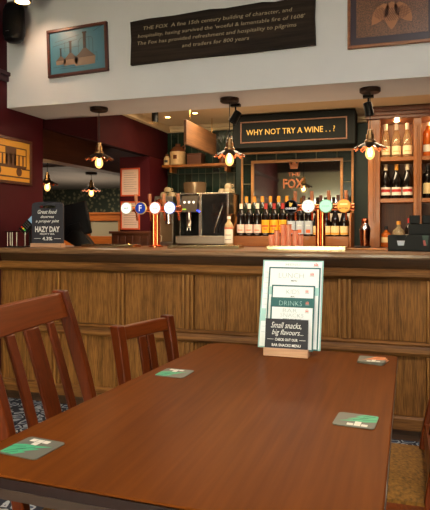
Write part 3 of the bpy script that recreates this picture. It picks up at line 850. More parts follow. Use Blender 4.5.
j = thing('wooden_box', 'dark brown wooden box in the middle of the shelf', 'box', (-1.94, 5.42, SZ))
MB().box(-.075, .075, -.06, .06, 0, .09).build('body', M_frame, j, .003)
MB().box(-.08, .08, -.065, .065, .0905, .105).build('lid', M_corn, j, .003)
j = thing('potted_plant', 'spiky dark leaved plant in a brown pot at the right of the shelf', 'plant', (-1.66, 5.42, SZ))
MB().lathe([(.035, 0), (.048, .08), (.052, .08), (.052, .092), (.044, .092), (.042, .082)], 20).build('pot', M_stoneb, j)
b = MB()
for k in range(14):
    a = k * 2.4; l = .10 + .07 * random.random(); tz = .06 + .08 * random.random()
    d = Vector((math.cos(a), math.sin(a) * .5, 0))
    pts = [d * .01 + Vector((0, 0, .08)), d * l * .3 + Vector((0, 0, .08 + l)), d * l * .7 + Vector((0, 0, .08 + l + tz * .6))]
    b.tube(pts, .006, 5, rads=[.006, .009, .001])
b.build('foliage', mat('dark_leaf', (34, 46, 26), .5), j)

# framed notices on the maroon pillar
for lab, zc, hh in (('upper framed notice with orange frame on the maroon pillar', 1.693, .275), ('lower framed notice with orange frame on the maroon pillar', 1.367, .275)):
    t = thing('framed_notice', lab, 'notice', (-2.505, 5.0995, zc), 0, 'framed notices on the maroon pillar')
    w_ = .205; f_ = .014
    b = MB()
    b.box(-w_ / 2, w_ / 2, -.012, 0, hh / 2 - f_, hh / 2); b.box(-w_ / 2, w_ / 2, -.012, 0, -hh / 2, -hh / 2 + f_)
    b.box(-w_ / 2, -w_ / 2 + f_, -.012, 0, -hh / 2 + f_, hh / 2 - f_); b.box(w_ / 2 - f_, w_ / 2, -.012, 0, -hh / 2 + f_, hh / 2 - f_)
    b.build('frame', mat('orange_frame', (206, 84, 44), .4), t, .001)
    MB().box(-w_ / 2 + f_, w_ / 2 - f_, -.006, -.001, -hh / 2 + f_, hh / 2 - f_).build('paper', mat('notice_paper', (226, 196, 178), .6), t, smooth=False)
    b = MB()
    for k in range(9):
        b.box(-.07, .07 - .03 * ((k * 7) % 3 == 0), -.0066, -.006, hh / 2 - .05 - k * .022, hh / 2 - .047 - k * .022)
    b.build('print', mat('notice_ink', (130, 90, 80), .6), t, smooth=False)

# sign above the mirror
sg = thing('wine_sign', 'dark sign reading why not try a wine in gold above the mirror', 'sign', (-.912, 5.1, 1.965))
MB().box(-.555, .548, 0, .265, .012, .315).build('board', M_dgreen, sg, .004)
b = MB(); X_, Z0_, Z1_ = .48, .055, .252
b.box(-X_, X_, -.008, 0, Z1_ - .012, Z1_); b.box(-X_, X_, -.008, 0, Z0_, Z0_ + .012); b.box(-X_, -X_ + .012, -.008, 0, Z0_ + .012, Z1_ - .012); b.box(X_ - .012, X_, -.008, 0, Z0_ + .012, Z1_ - .012)
b.build('border', wood('sign_border_wood', (84, 48, 24), (104, 62, 32), 0, 1., .5), sg, .002)
text('WHY NOT TRY A WINE . . ?', M_gold, sg, T(-.025, -.0012, .152) @ FRONT, .80, .052, 0, .006)

# mirror with tiled surround
mr = thing('tiled_mirror', 'large mirror lettered in copper with green tile border behind the wine bottles', 'mirror', (-.93, 5.40, 1.10))
def frame4(x0, x1, z0, z1, f, y0, y1):
    b = MB()
    b.box(x0, x1, y0, y1, z1 - f, z1); b.box(x0, x1, y0, y1, z0, z0 + f); b.box(x0, x0 + f, y0, y1, z0 + f, z1 - f); b.box(x1 - f, x1, y0, y1, z0 + f, z1 - f)
    return b
frame4(-.533, .53, 0, .875, .02, -.02, .03).build('outer_frame', M_framel, mr, .003)
b = frame4(-.513, .51, .02, .855, .08, -.004, .02); b.build('tile_border', M_tiles2, mr, smooth=False)
frame4(-.433, .435, .1, .792, .024, -.022, .02).build('inner_frame', M_framel, mr, .003)
M_mirror = mat('mirror_glass', (200, 200, 190), .03, 1.)
MB().box(-.409, .411, .0, .012, .124, .768).build('mirror', M_mirror, mr, smooth=False)
M_fox = mat('copper_lettering', (150, 88, 50), .5, .3)
text('THE', M_fox, mr, T(-.022, -.0015, .652) @ FRONT, .115, .036, 0, .02)
text('FOX', M_fox, mr, T(-.025, -.0015, .565) @ FRONT, .20, .095, 0, .03)
cr_ = [(-.035, 0), (.035, 0), (.048, .07), (.022, .045), (0, .085), (-.022, .045), (-.048, .07)]
MB().prism(cr_, -.0018, -.0004, T(-.02, 0, .705)).build('crown_emblem', M_fox, mr, smooth=False)

# ------------------------------------------------------------------ shelf cabinet at the right
cb = thing('shelf_cabinet', 'lit wooden shelf cabinet full of bottles at the right behind the bar', 'cabinet', (.11, 5.36, BC))
c0 = cb.location
def cbx(name, m, x0, x1, y0, y1, z0, z1, bev=.003): return bx(name, m, x0 - c0.x, x1 - c0.x, y0 - c0.y, y1 - c0.y, z0 - c0.z, z1 - c0.z, cb, bev)
for xa, xb in ((-.264, -.162), (.114, .179), (.455, .52)):
    cbx('post', M_cab, xa, xb, 5.2, 5.54, BC, 2.19)
    for q in ((.35, .45), (.55, .65)):
        xx = xa + (xb - xa) * (q[0] + q[1]) / 2
        cbx('bead', M_cab, xx - .005, xx + .005, 5.192, 5.2, 1.3, 2.12, .002)
cbx('back_panel', M_cabd, -.162, .52, 5.50, 5.54, BC, 2.19)
for xa, xb in ((-.162, .114), (.179, .455)):
    for za, zb in ((1.827, 1.862), (1.467, 1.502)): cbx('shelf', M_cabh, xa, xb, 5.21, 5.50, za, zb)
b = MB()
for (y, z0, z1) in ((5.16, 2.19, 2.215), (5.14, 2.215, 2.245), (5.12, 2.245, 2.286)): b.box(-.28 - c0.x, .56 - c0.x, y - c0.y, 5.54 - c0.y, z0 - c0.z, z1 - c0.z)
b.build('cornice', M_corn, cb, .004)
for x in (-.024, .317):
    t = MB().lathe([(0, -.004), (.022, -.004), (.026, 0)], 16, T(x - c0.x, 5.33 - c0.y, 2.1895 - c0.z)).build('downlight', M_lens, cb)
    lamp('downlight_beam', 'POINT', (x - c0.x, 5.30 - c0.y, 2.165 - c0.z), 2.0 if x < 0 else 3.2, (1, .62, .26), size=.015, parent=cb)

# ------------------------------------------------------------------ bottles
def glass(name, c, rough=.12): return mat(name, c, rough, 0., coat=.5)
G_dark = glass('dark_bottle_glass', (16, 12, 10)); G_green = glass('green_bottle_glass', (16, 30, 18))
G_rose = mat('rose_wine_glass', (232, 192, 140), .1, trans=.7, coat=.5)
G_clear = mat('clear_bottle_glass', (220, 200, 160), .08, trans=.7)
G_pale = mat('pale_bottle_glass', (214, 186, 140), .12, trans=.4)
G_amber = mat('amber_spirit_glass', (230, 120, 40), .1, trans=.5, emit=None)
def m_(name, c, r=.5): return mat(name, c, r)
PROF = {
    'bordeaux': [(.036, .0), (.0375, .004), (.0375, .185), (.034, .205), (.018, .232), (.0145, .245), (.0145, .292), (.0, .293)],
    'burgundy': [(.038, .0), (.040, .004), (.040, .14), (.036, .17), (.020, .22), (.0145, .25), (.0145, .296), (.0, .297)],
    'fizz': [(.040, .0), (.043, .005), (.043, .15), (.038, .18), (.022, .225), (.016, .255), (.016, .300), (.0, .302)],
    'spirit': [(.036, .0), (.038, .004), (.038, .17), (.034, .19), (.016, .212), (.014, .22), (.014, .255), (.0, .256)],
    'squat': [(.046, .0), (.050, .006), (.052, .09), (.044, .13), (.018, .15), (.015, .16), (.015, .20), (.0, .201)],
}
def bottle(name, label, cat, group, loc, kind, gm, capc, cap_h, labc, lz=(.05, .12), extra=None, rz=0., s=1.):
    t = thing(name, label, cat, loc, rz, group)
    pr = [(r_ * s, z_ * s) for r_, z_ in PROF[kind]]
    H = pr[-1][1]
    MB().lathe(pr, 20).build('body', gm, t)
    nr = pr[-2][0] + .0012
    MB().lathe([(nr + .001, H - cap_h), (nr, H - cap_h + .003), (nr, H + .0012), (0, H + .002)], 16, cap=False).build('cap', capc, t)
    R_ = max(r_ for r_, z_ in pr) + .0006
    MB().lathe([(R_, lz[0]), (R_, lz[1])], 14, None, PI * 1.5 - 1.25, PI * 1.5 + 1.25, cap=False).build('label', labc, t)
    if extra:
        for z0, z1, half, m in extra:
            MB().lathe([(R_ + .0006, z0), (R_ + .0006, z1)], 8, None, PI * 1.5 - half, PI * 1.5 + half, cap=False).build('label_print', m, t)
    return t
C_cream = m_('cap_cream', (222, 206, 184)); C_red = m_('cap_red', (150, 40, 32)); C_gold = m_('cap_gold', (208, 140, 50), .35); C_black = m_('cap_black', (20, 18, 18), .3)
L_pink = m_('label_pink_cream', (226, 196, 180)); L_yel = m_('label_yellow', (232, 164, 36)); L_blue = m_('label_pale_blue', (176, 186, 194)); L_cy = m_('label_cream_yellow', (232, 206, 150))
L_red = m_('label_red', (178, 40, 34)); L_white = m_('label_white', (226, 218, 202)); L_org = m_('label_orange', (210, 100, 50)); L_ygold = m_('label_gold_band', (214, 158, 54))
ri = thing('wine_rack_box', 'low stepped wooden box holding two rows of wine bottles', 'rack', (-.925, 5.15, BC))
b = MB(); b.box(-.515, .515, -.16, .20, 0, .092); b.box(-.515, .515, .0, .20, .092, .165); b.build('step', M_cabh, ri, .003)
for s_, nm in ((-1, 0), (1, 0)):
    b = MB()
    if s_ < 0: pts = [(-.165, 0), (.20, 0), (.20, .30), (.10, .30), (-.165, .10)]
    else: pts = [(-.185, 0), (.20, 0), (.20, .30), (-.10, .30), (-.185, .22)]
    n = 5
    vs = [(s_ * .520, y, z) for y, z in pts] + [(s_ * .534, y, z) for y, z in pts]
    b.add(vs, [tuple(range(5)), tuple(range(9, 4, -1))] + [(i, i + 5, (i + 1) % 5 + 5, (i + 1) % 5) for i in range(5)])
    b.build('end_panel', M_cab, ri, .002)
FZ = BC + .0925; KZ = BC + .1655
ORD = ['leftmost', 'second', 'third', 'fourth', 'fifth', 'sixth', 'seventh', 'eighth']
xs = [-1.375 + .0768 * k for k in range(13)]
kinds = ['w'] * 3 + ['y'] * 3 + ['b'] * 1
seq = ['w', 'w', 'w', 'y', 'y', 'y', 'b', 'b', 'b', 'c', 'c', 'c', 'c']
cnt = {}
for x, k in zip(xs, seq):
    i = cnt.get(k, 0); cnt[k] = i + 1
    if k == 'w':
        bottle('wine_bottle', '%s of the cream capped wine bottles with pink cream labels, front row' % ORD[i], 'wine bottle', 'wine bottles in the front row of the rack', (x, 5.06, FZ), 'bordeaux', G_dark, C_cream, .045, L_pink, (.03, .105), [(.05, .058, .6, L_org)])
    elif k == 'y':
        bottle('wine_bottle', '%s of the red capped wine bottles with bright yellow labels, front row' % ORD[i], 'wine bottle', 'wine bottles in the front row of the rack', (x, 5.06, FZ), 'bordeaux', G_dark, C_red, .05, L_yel, (.03, .145), [(.085, .097, .8, L_red), (.06, .068, .4, L_red)])
    elif k == 'b':
        bottle('wine_bottle', '%s of the wine bottles with pale blue labels, front row behind the beer taps' % ORD[i], 'wine bottle', 'wine bottles in the front row of the rack', (x, 5.06, FZ), 'bordeaux', G_dark, C_black, .05, L_blue, (.02, .135), [(.03, .06, .5, L_org), (.09, .1, .5, M_grey)])
    else:
        bottle('wine_bottle', '%s of the dark wine bottles with cream and gold labels, front row at right' % ORD[i], 'wine bottle', 'wine bottles in the front row of the rack', (x, 5.06, FZ), 'burgundy', G_dark, C_black, .05, L_cy, (.015, .09), [(.018, .032, 1.2, L_ygold)], s=.93)
for k in range(13):
    x = -1.368 + .0768 * k
    if k < 7:
        bottle('wine_bottle', '%s gold capped wine bottle in the raised back row' % ORD[k], 'wine bottle', 'wine bottles in the back row of the rack', (x, 5.225, KZ), 'bordeaux', G_green, C_gold, .055, L_white, (.06, .13), [(.075, .11, .6, L_red)])
    else:
        bottle('wine_bottle', '%s dark capped wine bottle in the raised back row, behind the beer taps' % ORD[k - 7], 'wine bottle', 'wine bottles in the back row of the rack', (x, 5.225, KZ), 'bordeaux', G_dark, m_('cap_brown', (70, 40, 28), .4), .05, L_white, (.06, .13))
# syrup bottle beside the coffee machine
bottle('spirit_bottle', 'slim clear bottle with white label and red neck beside the coffee machine', 'bottle', None, (-1.456, 4.945, BC), 'spirit', G_pale, m_('cap_white', (224, 220, 210)), .022, L_white, (.03, .155), [(.06, .064, .8, M_ink), (.10, .105, .7, M_ink), (.16, .17, 1.2, L_red)], s=1.05)
# cabinet shelves
for i, x in enumerate((-.117, -.026, .065)):
    bottle('rose_bottle', '%s rose wine bottle with white cap on the top cabinet shelf' % ('left', 'middle', 'right')[i], 'wine bottle', 'rose bottles on the top shelf', (x, 5.29, 1.8625), 'burgundy', G_rose, C_cream, .055, m_('label_rose', (240, 214, 170)), (.025, .10), [(.05, .056, .7, L_ygold)])
    bottle('champagne_bottle', '%s dark sparkling wine bottle with red and white label on the middle cabinet shelf' % ('left', 'middle', 'right')[i], 'wine bottle', 'sparkling wine bottles on the middle shelf', (x, 5.29, 1.5025), 'fizz', G_dark, C_gold if i == 1 else m_('cap_silver_foil', (200, 180, 150), .35), .085, L_white, (.03, .10), [(.058, .082, 1.1, L_red)])
bottle('spirit_bottle', 'squat round bottle of amber spirit at the left of the lowest cabinet shelf', 'bottle', None, (-.113, 5.28, BC), 'squat', G_amber, C_black, .03, L_cy, (.04, .085), s=.9)
bottle('spirit_bottle', 'clear spirit bottle with gold stopper and cream label on the lowest cabinet shelf', 'bottle', None, (-.008, 5.27, BC), 'squat', G_clear, C_gold, .03, L_cy, (.03, .10), s=1.12)
bottle('spirit_bottle', 'tall dark bottle with red neck at the right of the lowest cabinet shelf', 'bottle', None, (.079, 5.30, BC), 'bordeaux', G_dark, L_red, .04, L_white, (.05, .11), s=.85)
bottle('spirit_bottle', 'glowing amber spirit bottle in the top right cabinet bay', 'bottle', None, (.235, 5.29, 1.8625), 'spirit', G_amber, C_cream, .03, L_white, (.04, .10), s=1.15)
bottle('wine_bottle', 'dark bottle with cream label in the middle right cabinet bay', 'wine bottle', None, (.232, 5.29, 1.5025), 'spirit', G_dark, C_black, .04, L_cy, (.04, .13), s=1.1)
bottle('spirit_bottle', 'dark bottle with bright red cap in the lower right cabinet bay', 'bottle', None, (.235, 5.29, BC), 'spirit', G_dark, L_red, .05, L_org, (.06, .13))

# ------------------------------------------------------------------ coffee machine
cm = thing('coffee_machine', 'large black and chrome coffee machine on the back counter', 'coffee machine', (-1.735, 5.18, BC))
b = MB(); b.box(-.235, -.03, .02, .24, .055, .48); b.box(-.03, .24, -.12, .24, .055, .48); b.build('body', M_black, cm, .004)
b = MB(); b.box(-.25, .245, -.20, -.115, .02, .085); b.box(-.25, .245, -.205, -.115, .085, .092); b.build('drip_tray', M_steel, cm, .003)
b = MB(); b.box(-.245, .245, -.14, .24, 0.0, .055); b.build('base', M_black, cm)
b = MB(); b.box(-.245, -.233, -.12, .24, .055, .50); b.box(-.045, -.015, -.135, -.12, .085, .485); b.box(.228, .246, -.135, .24, .085, .49); b.box(-.245, .246, -.13, .24, .48, .492)
b.build('chrome_trim', M_chrome, cm, .002)
b = MB(); b.prism([(-.23, .315), (-.06, .315), (-.045, .465), (-.20, .465)], -.16, .02, ); b.build('display_panel', mat('panel_grey', (88, 80, 70), .35, .3), cm, .003)
b = MB()
for k in range(3): b.lathe([(0, .002), (.012, .002), (.012, 0)], 14, T(-.175 + k * .045, -.16, .405) @ RX(90))
b.build('button', mat('button_lit', (220, 220, 215), .4, emit=(230, 225, 210), es=.8), cm)
b = MB(); b.box(-.215, -.16, -.163, -.16, .335, .345); b.build('status_light', mat('green_light', (120, 160, 40), .4, emit=(150, 190, 40), es=1.), cm)
b = MB(); b.box(-.10, -.05, -.155, -.12, .325, .332); b.lathe([(0, .01), (.006, .01), (.006, 0)], 10, T(-.038, -.135, .318) @ RX(90)); b.build('blue_light', mat('blue_led', (40, 60, 255), .4, emit=(50, 70, 255), es=4.), cm)
b = MB(); b.lathe([(.0, .16), (.018, .165), (.030, .19), (.032, .26), (.036, .30), (.036, .315)], 16, T(-.155, -.08, 0)); b.tube([(-.17, -.10, .17), (-.17, -.10, .14)], .005); b.tube([(-.14, -.10, .17), (-.14, -.10, .14)], .005); b.build('spout', M_chrome, cm)
b = MB(); b.box(-.015, .228, -.124, -.12, .09, .475); b.build('glass_door', M_blackg, cm)
b = MB(); b.tube([(.19, -.135, .38), (.20, -.18, .36), (.18, -.19, .30), (.13, -.19, .16), (.125, -.19, .12)], .0055); b.tube([(.20, -.12, .39), (.19, -.15, .385)], .012); b.build('steam_wand', M_chrome, cm)
b = MB(); b.lathe([(.09, .4925), (.105, .50), (.115, .56), (.118, .60), (.108, .605)], 24, T(-.15, .05, 0) @ Matrix.Diagonal((1, .8, 1, 1)), cap=True); b.build('bean_hopper', mat('hopper_smoked', (120, 98, 74), .25, .5), cm)
# cups on the machine
M_cup = mat('glass_cup', (196, 176, 140), .12, trans=.4)
ci = 0
for lab, x, y, z in (('left glass cup stacked upside down on the coffee machine', -1.60, 5.2, 0), ('right glass cup upside down on the coffee machine', -1.53, 5.15, 0), ('back glass cup upside down on the coffee machine', -1.55, 5.27, 0), ('top glass cup on the stack at the right end of the coffee machine', -1.535, 5.19, .0475)):
    t = thing('glass_cup', lab, 'cup', (x, y, BC + .4925 + z), 0, 'glass cups stacked on the coffee machine')
    MB().lathe([(.036, 0), (.036, .01), (.032, .030), (.022, .044), (.0, .046)], 18, cap=False).build('bowl', M_cup, t)
    MB().tube([(.034, 0, .008), (.052, 0, .014), (.048, 0, .032), (.028, 0, .036)], .0035, 6).build('handle', M_cup, t)
# grinder / milk unit at the left
gr = thing('milk_unit', 'steel and glass milk unit left of the coffee machine', 'machine', (-2.15, 5.20, BC))
b = MB(); b.box(-.10, .09, -.10, .15, 0, .03); b.box(-.10, -.085, -.09, .15, .03, .42); b.box(.075, .09, -.09, .15, .03, .42); b.box(-.10, .09, -.10, .15, .42, .47); b.build('case', M_steel, gr, .003)
b = MB(); b.box(-.085, .075, -.02, .14, .03, .42); b.build('glass_panel', mat('dull_glass', (120, 96, 70), .2), gr)
b = MB(); b.lathe([(.0, .20), (.04, .205), (.042, .28), (.042, .42)], 20, T(.035, -.06, 0)); b.build('canister', M_chrome, gr)
b = MB(); b.lathe([(.045, 0), (.045, .012), (.03, .014)], 24, T(-.045, -.10, .40) @ RX(90)); b.build('dial', M_copper, gr)
for i, (x, z) in enumerate(((-2.20, 0), (-2.115, 0), (-2.157, .047))):
    t = thing('glass_cup', '%s glass cup on top of the milk unit' % ('left', 'right', 'uppermost')[i], 'cup', (x, 5.21, BC + .4705 + z), 0, 'glass cups on the milk unit')
    MB().lathe([(.038, 0), (.038, .01), (.034, .030), (.022, .044), (.0, .046)], 18, cap=False).build('bowl', M_cup, t)
    MB().tube([(.036, 0, .008), (.054, 0, .014), (.050, 0, .032), (.03, 0, .036)], .0035, 6).build('handle', M_cup, t)
# milk jug in front
j = thing('milk_jug', 'small white jug standing under the milk unit', 'jug', (-2.17, 4.97, BC))
MB().lathe([(.0, 0), (.026, 0), (.030, .04), (.026, .09), (.032, .125), (.029, .125), (.024, .09), (.027, .04), (.0, .004)], 18, cap=False).build('body', mat('jug_white', (190, 170, 140), .3), j)
MB().tube([(.028, 0, .10), (.05, 0, .09), (.046, 0, .04), (.028, 0, .03)], .004, 6).build('handle', MATS['jug_white'], j)

# ------------------------------------------------------------------ beer fonts and trays
def font(label, x, faces, xs_, rad=.046):
    t = thing('beer_font', label, 'beer font', (x, 3.98, BT), 0, 'copper beer fonts on the bar')
    b = MB()
    b.lathe([(.055, 0), (.055, .008), (.034, .016)], 28)
    b.tube([(-.015, 0, .01), (-.015, 0, .27)], .019, 14); b.tube([(.015, 0, .01), (.015, 0, .27)], .019, 14); b.build('column', M_copper, t)
    xa = xs_[0] - x - .035; xb = xs_[-1] - x + .055
    b = MB(); b.tube([(xa, 0, .285), (xb, 0, .285)], .021, 16); b.lathe([(.0, -.012), (.024, -.008), (.024, .008), (.0, .012)], 16, T(xa, 0, .285) @ RY(90)); b.lathe([(.0, -.012), (.024, -.008), (.024, .008), (.0, .012)], 16, T(xb, 0, .285) @ RY(90))
    b.build('crossbar', M_copper, t)
    for (fc, rim, es, art), xx in zip(faces, xs_):
        lx = xx - x
        md = MB().lathe([(.018, 0), (.018, .05), (rad, .052), (rad, .066), (rad - .004, .068)], 28, T(lx, -.01, .290) @ RX(90)).build('badge', mat('badge_rim_%s' % str(rim), rim, .3, .4), t)
        MB().lathe([(0, .0685), (rad - .005, .0685)], 28, T(lx, -.01, .290) @ RX(90)).build('face', mat('badge_face_%s' % str(fc), tuple(int(v * .6) for v in fc), .4, emit=fc, es=es * .85), md)
        for (s_, c_, dx, dz, ww, hh) in art:
            m__ = mat('badge_ink_%s' % str(c_), c_, .5, emit=c_, es=.35 if max(c_) > 150 else 0)
            if s_ == 'disc': MB().lathe([(0, .0688), (ww, .0688)], 20, T(lx + dx, -.01, .290 + dz) @ RX(90)).build('emblem', m__, md)
            elif s_ == 'harp': MB().prism([(-.012, -.014), (.002, -.016), (.012, .012), (.004, .008), (-.012, .016)], -.0794, -.0790, T(lx + dx, 0, .290 + dz)).build('emblem', m__, md)
            elif s_ == 'bar': MB().box(lx + dx - ww / 2, lx + dx + ww / 2, -.0796, -.0790, .290 + dz - hh / 2, .290 + dz + hh / 2).build('emblem', m__, md)
            else: text(s_, m__, md, T(lx + dx, -.0800, .290 + dz) @ FRONT, ww, hh, 0, .02)
        hd = MB(); hd.tube([(lx, .10, .255), (lx, .10, .31)], .014, 12); hd.tube([(lx, .02, .285), (lx, .10, .285)], .011, 10); hd.tube([(lx, .10, .256), (lx, .115, .20)], .008, 10)
        tp_ = hd.build('tap', M_copper, t)
        MB().tube([(lx, .10, .310), (lx, .098, .34), (lx, .09, .375), (lx, .088, .405)], .01, 12, rads=[.008, .010, .013, .012]).build('tap_handle', wood('tap_handle_wood', (168, 110, 74), (196, 136, 98), 2, 1., .3, .3), tp_)
    return t
W_ = (255, 250, 240)
font('copper beer font with four round badges left of the coffee machine', -1.745,
     [((240, 240, 226), (190, 180, 150), .9, [('ALE', (70, 120, 80), 0, 0, .035, .012)]),
      ((40, 74, 180), (220, 190, 120), .5, [('F', (236, 238, 245), 0, 0, .024, .046)]),
      ((255, 236, 226), (220, 120, 100), 1.1, [('bar', (220, 110, 90), 0, .008, .04, .003), ('CIDER', (210, 70, 60), 0, -.004, .044, .010)]),
      ((244, 246, 255), (70, 90, 190), 1.2, [('bar', (150, 165, 230), 0, .0, .04, .008)])],
     [-1.953, -1.836, -1.719, -1.602])
font('copper beer font with dark, white, green and orange badges before the wine bottles', -.517,
     [((16, 18, 26), (60, 60, 70), .02, [('harp', (220, 180, 80), 0, .014, 0, 0), ('GUINNESS', (235, 235, 235), 0, -.014, .074, .014)]),
      ((246, 250, 240), (226, 220, 190), .95, [('bar', (60, 140, 80), -.014, .02, .012, .004), ('bar', (60, 140, 80), .014, .02, .012, .004), ('bar', (210, 60, 40), .002, -.028, .014, .006), ('LAGER', (190, 205, 190), 0, 0, .05, .010)]),
      ((200, 240, 205), (110, 180, 130), .85, [('CIDER', (140, 200, 160), 0, 0, .05, .012)]),
      ((255, 190, 90), (230, 140, 60), .8, [('BITTER', (110, 70, 30), 0, -.016, .058, .011), ('bar', (255, 225, 150), 0, .012, .05, .012)])],
     [-.707, -.590, -.472, -.354])
def tray(label, x0, x1, y0, y1):
    t = thing('drip_tray', label, 'drip tray', ((x0 + x1) / 2, (y0 + y1) / 2, BT), 0, 'metal drip trays on the bar')
    hx, hy = (x1 - x0) / 2, (y1 - y0) / 2
    b = MB(); b.box(-hx, hx, -hy, -hy + .008, 0, .022); b.box(-hx, hx, hy - .008, hy, 0, .022); b.box(-hx, -hx + .008, -hy + .008, hy - .008, 0, .022); b.box(hx - .008, hx, -hy + .008, hy - .008, 0, .022); b.box(-hx + .008, hx - .008, -hy + .008, hy - .008, 0, .006)
    b.build('pan', mat('tray_metal', (190, 178, 140), .15, 1.), t, .001)
    b = MB(); n = int(2 * hx / .03)
    for k in range(n):
        x = -hx + .02 + (2 * hx - .04) * k / (n - 1); b.box(x - .006, x + .006, -hy + .010, hy - .010, .012, .016)
    b.build('grille', M_steel, t)
tray('drip tray at the left below the four badge beer font', -2.25, -1.83, 3.76, 3.90)
tray('long drip tray before the coffee machine', -1.56, -1.04, 3.76, 3.90)
tray('long drip tray below the beer font before the wine bottles', -.84, -.33, 3.74, 3.88)

# copper cups
for i, (x, y, h_, lab) in enumerate(((-.872, 4.04, .095, 'shortest copper cup at the left end of the copper row'), (-.829, 4.02, .126, 'second copper cup from the left beside the beer font'), (-.787, 4.04, .168, 'tall copper cup, left of the two tallest'), (-.745, 4.02, .168, 'tall copper cup, right of the two tallest'), (-.702, 4.04, .126, 'medium copper cup right of the tallest pair'), (-.661, 4.02, .095, 'short copper cup at the right end nearest the font column'))):
    t = thing('copper_cup', lab, 'cup', (x, y, BT), 0, 'copper cups on the bar')
    MB().lathe([(.0, 0), (.018, 0), (.0205, h_), (.019, h_), (.016, .004), (0, .004)], 20, cap=False).build('body', M_copperm, t)
    MB().lathe([(.0203, h_ - .003), (.0212, h_ - .001), (.0203, h_ + .001)], 20, cap=False).build('rim', M_copper, t)

# shaker and board
sk = thing('cocktail_shaker', 'steel and copper cocktail shaker on the bar before the green wall', 'shaker', (-.225, 4.05, BT))
MB().lathe([(.0, 0), (.030, 0), (.036, .10), (.037, .13)], 24).build('body', mat('aged_copper', (130, 76, 50), .25, 1.), sk)
MB().lathe([(.038, .1305), (.038, .14), (.024, .168), (.022, .175)], 24).build('shoulder', M_chrome, sk)
MB().lathe([(.0225, .1755), (.0225, .20), (.018, .208), (0, .209)], 20).build('lid', M_copper, sk)
bdx = thing('serving_board', 'thin pale wooden board lying on the bar beside the black caddy', 'board', (-.20, 3.88, BT))
MB().box(-.13, .115, -.06, .06, 0, .010).build('board', M_framel, bdx, .003)
cl = thing('corkscrew_tool', 'black bar tool lying on the bar below the cocktail shaker', 'tool', (-.24, 3.985, BT))
b = MB(); b.tube([(-.05, 0, .010), (-.01, 0, .012), (.04, .0, .010)], .009, 8); b.tube([(.03, 0, .012), (.055, -.01, .020)], .006, 8); b.build('handle', M_black, cl)

# black caddies
cd = thing('bar_caddy', 'black plastic napkin and straw caddy at the right end of the bar', 'caddy', (.07, 3.80, BT))
b = MB(); b.box(-.14, .14, -.07, .07, 0, .012); b.box(-.14, -.134, -.07, .07, .012, .10); b.box(.134, .14, -.07, .07, .012, .10); b.box(-.134, .134, .064, .07, .012, .10)
b.build('box', M_black, cd, .002)
b = MB(); b.prism([(-.134, .012), (.134, .012), (.134, .10), (.10, .10), (.09, .035), (.07, .035), (.06, .10), (-.01, .10), (-.035, .085), (-.045, .035), (-.08, .035), (-.09, .085), (-.105, .10), (-.134, .10)], -.07, -.064)
b.build('front', M_black, cd)
b = MB(); b.box(-.03, -.024, -.064, .064, .012, .10); b.build('divider', M_black, cd)
nk = thing('napkin_stack', 'stack of white napkins inside the black caddy', 'napkins', (.008, 3.80, BT + .0125))
MB().box(-.028, .025, -.05, .05, 0, .050).build('napkins', mat('napkin_grey', (200, 204, 212), .8), nk, .002)
sc = thing('sauce_sachets', 'dark green and pink sachets standing in the black caddy', 'sachets', (.148, 3.76, BT + .0125))
MB().box(-.02, .02, -.012, .0, 0, .085).build('sachet', mat('sachet_green', (50, 74, 62), .5), sc, .001)
MB().box(-.016, .012, -.0135, -.0122, .01, .055, RY(-12)).build('sachet_print', mat('sachet_pink', (196, 90, 80), .5), sc)
st = thing('straw_holder', 'taller black box holder behind the caddy at the right edge', 'holder', (.145, 3.99, BT))
b = MB(); b.box(-.09, .12, -.08, .07, 0, .17); b.box(-.085, -.02, -.07, .06, .17, .225); b.box(-.005, .115, -.07, .06, .17, .225); b.build('box', M_black, st, .004)

# ------------------------------------------------------------------ left end of the bar
bs = thing('beer_board', 'grey chalkboard advertising a fruity pale ale on the bar', 'chalkboard', (-2.470, 3.66, BT))
b = MB(); b.box(-.130, .130, -.03, .03, 0, .030); b.build('base', M_pine, bs, .002)
o = [(-.134, .030), (.134, .030), (.134, .305), (.126, .322), (.10, .332), (.0, .336), (-.10, .332), (-.126, .322), (-.134, .305)]
b = MB()
b.prism([(-.134, .030), (.134, .030), (.134, .288), (-.134, .288)], -.006, .006)
b.prism([(-.134, .288), (-.07, .288), (-.07, .308), (-.134, .308)], -.006, .006); b.prism([(.07, .288), (.134, .288), (.134, .308), (.07, .308)], -.006, .006)
b.prism([(-.134, .308), (.134, .308), (.126, .324), (.10, .333), (.0, .337), (-.10, .333), (-.126, .324)], -.006, .006)
b.build('board', M_slate, bs, smooth=False)
def bt(s_, cz, w_, h_, sh_=0., bo=.015): text(s_, M_chalk, bs, T(0, -.0066, cz) @ FRONT, w_, h_, sh_, bo)
bt('Great food', .262, .165, .030, .35); bt('deserves', .226, .115, .020, .35); bt('a proper pint', .190, .20, .026, .35)
bt('HAZY DAY', .133, .21, .042, 0, .035); bt('FRUITY IPA', .098, .125, .013, 0, .02); bt('4.3%', .064, .085, .026, 0, .03)
b = MB()
for s_ in (-1, 1): b.box(s_ * .085 - .028, s_ * .085 + .028, -.0068, -.006, .063, .066)
b.build('chalk_line', M_chalk, bs)

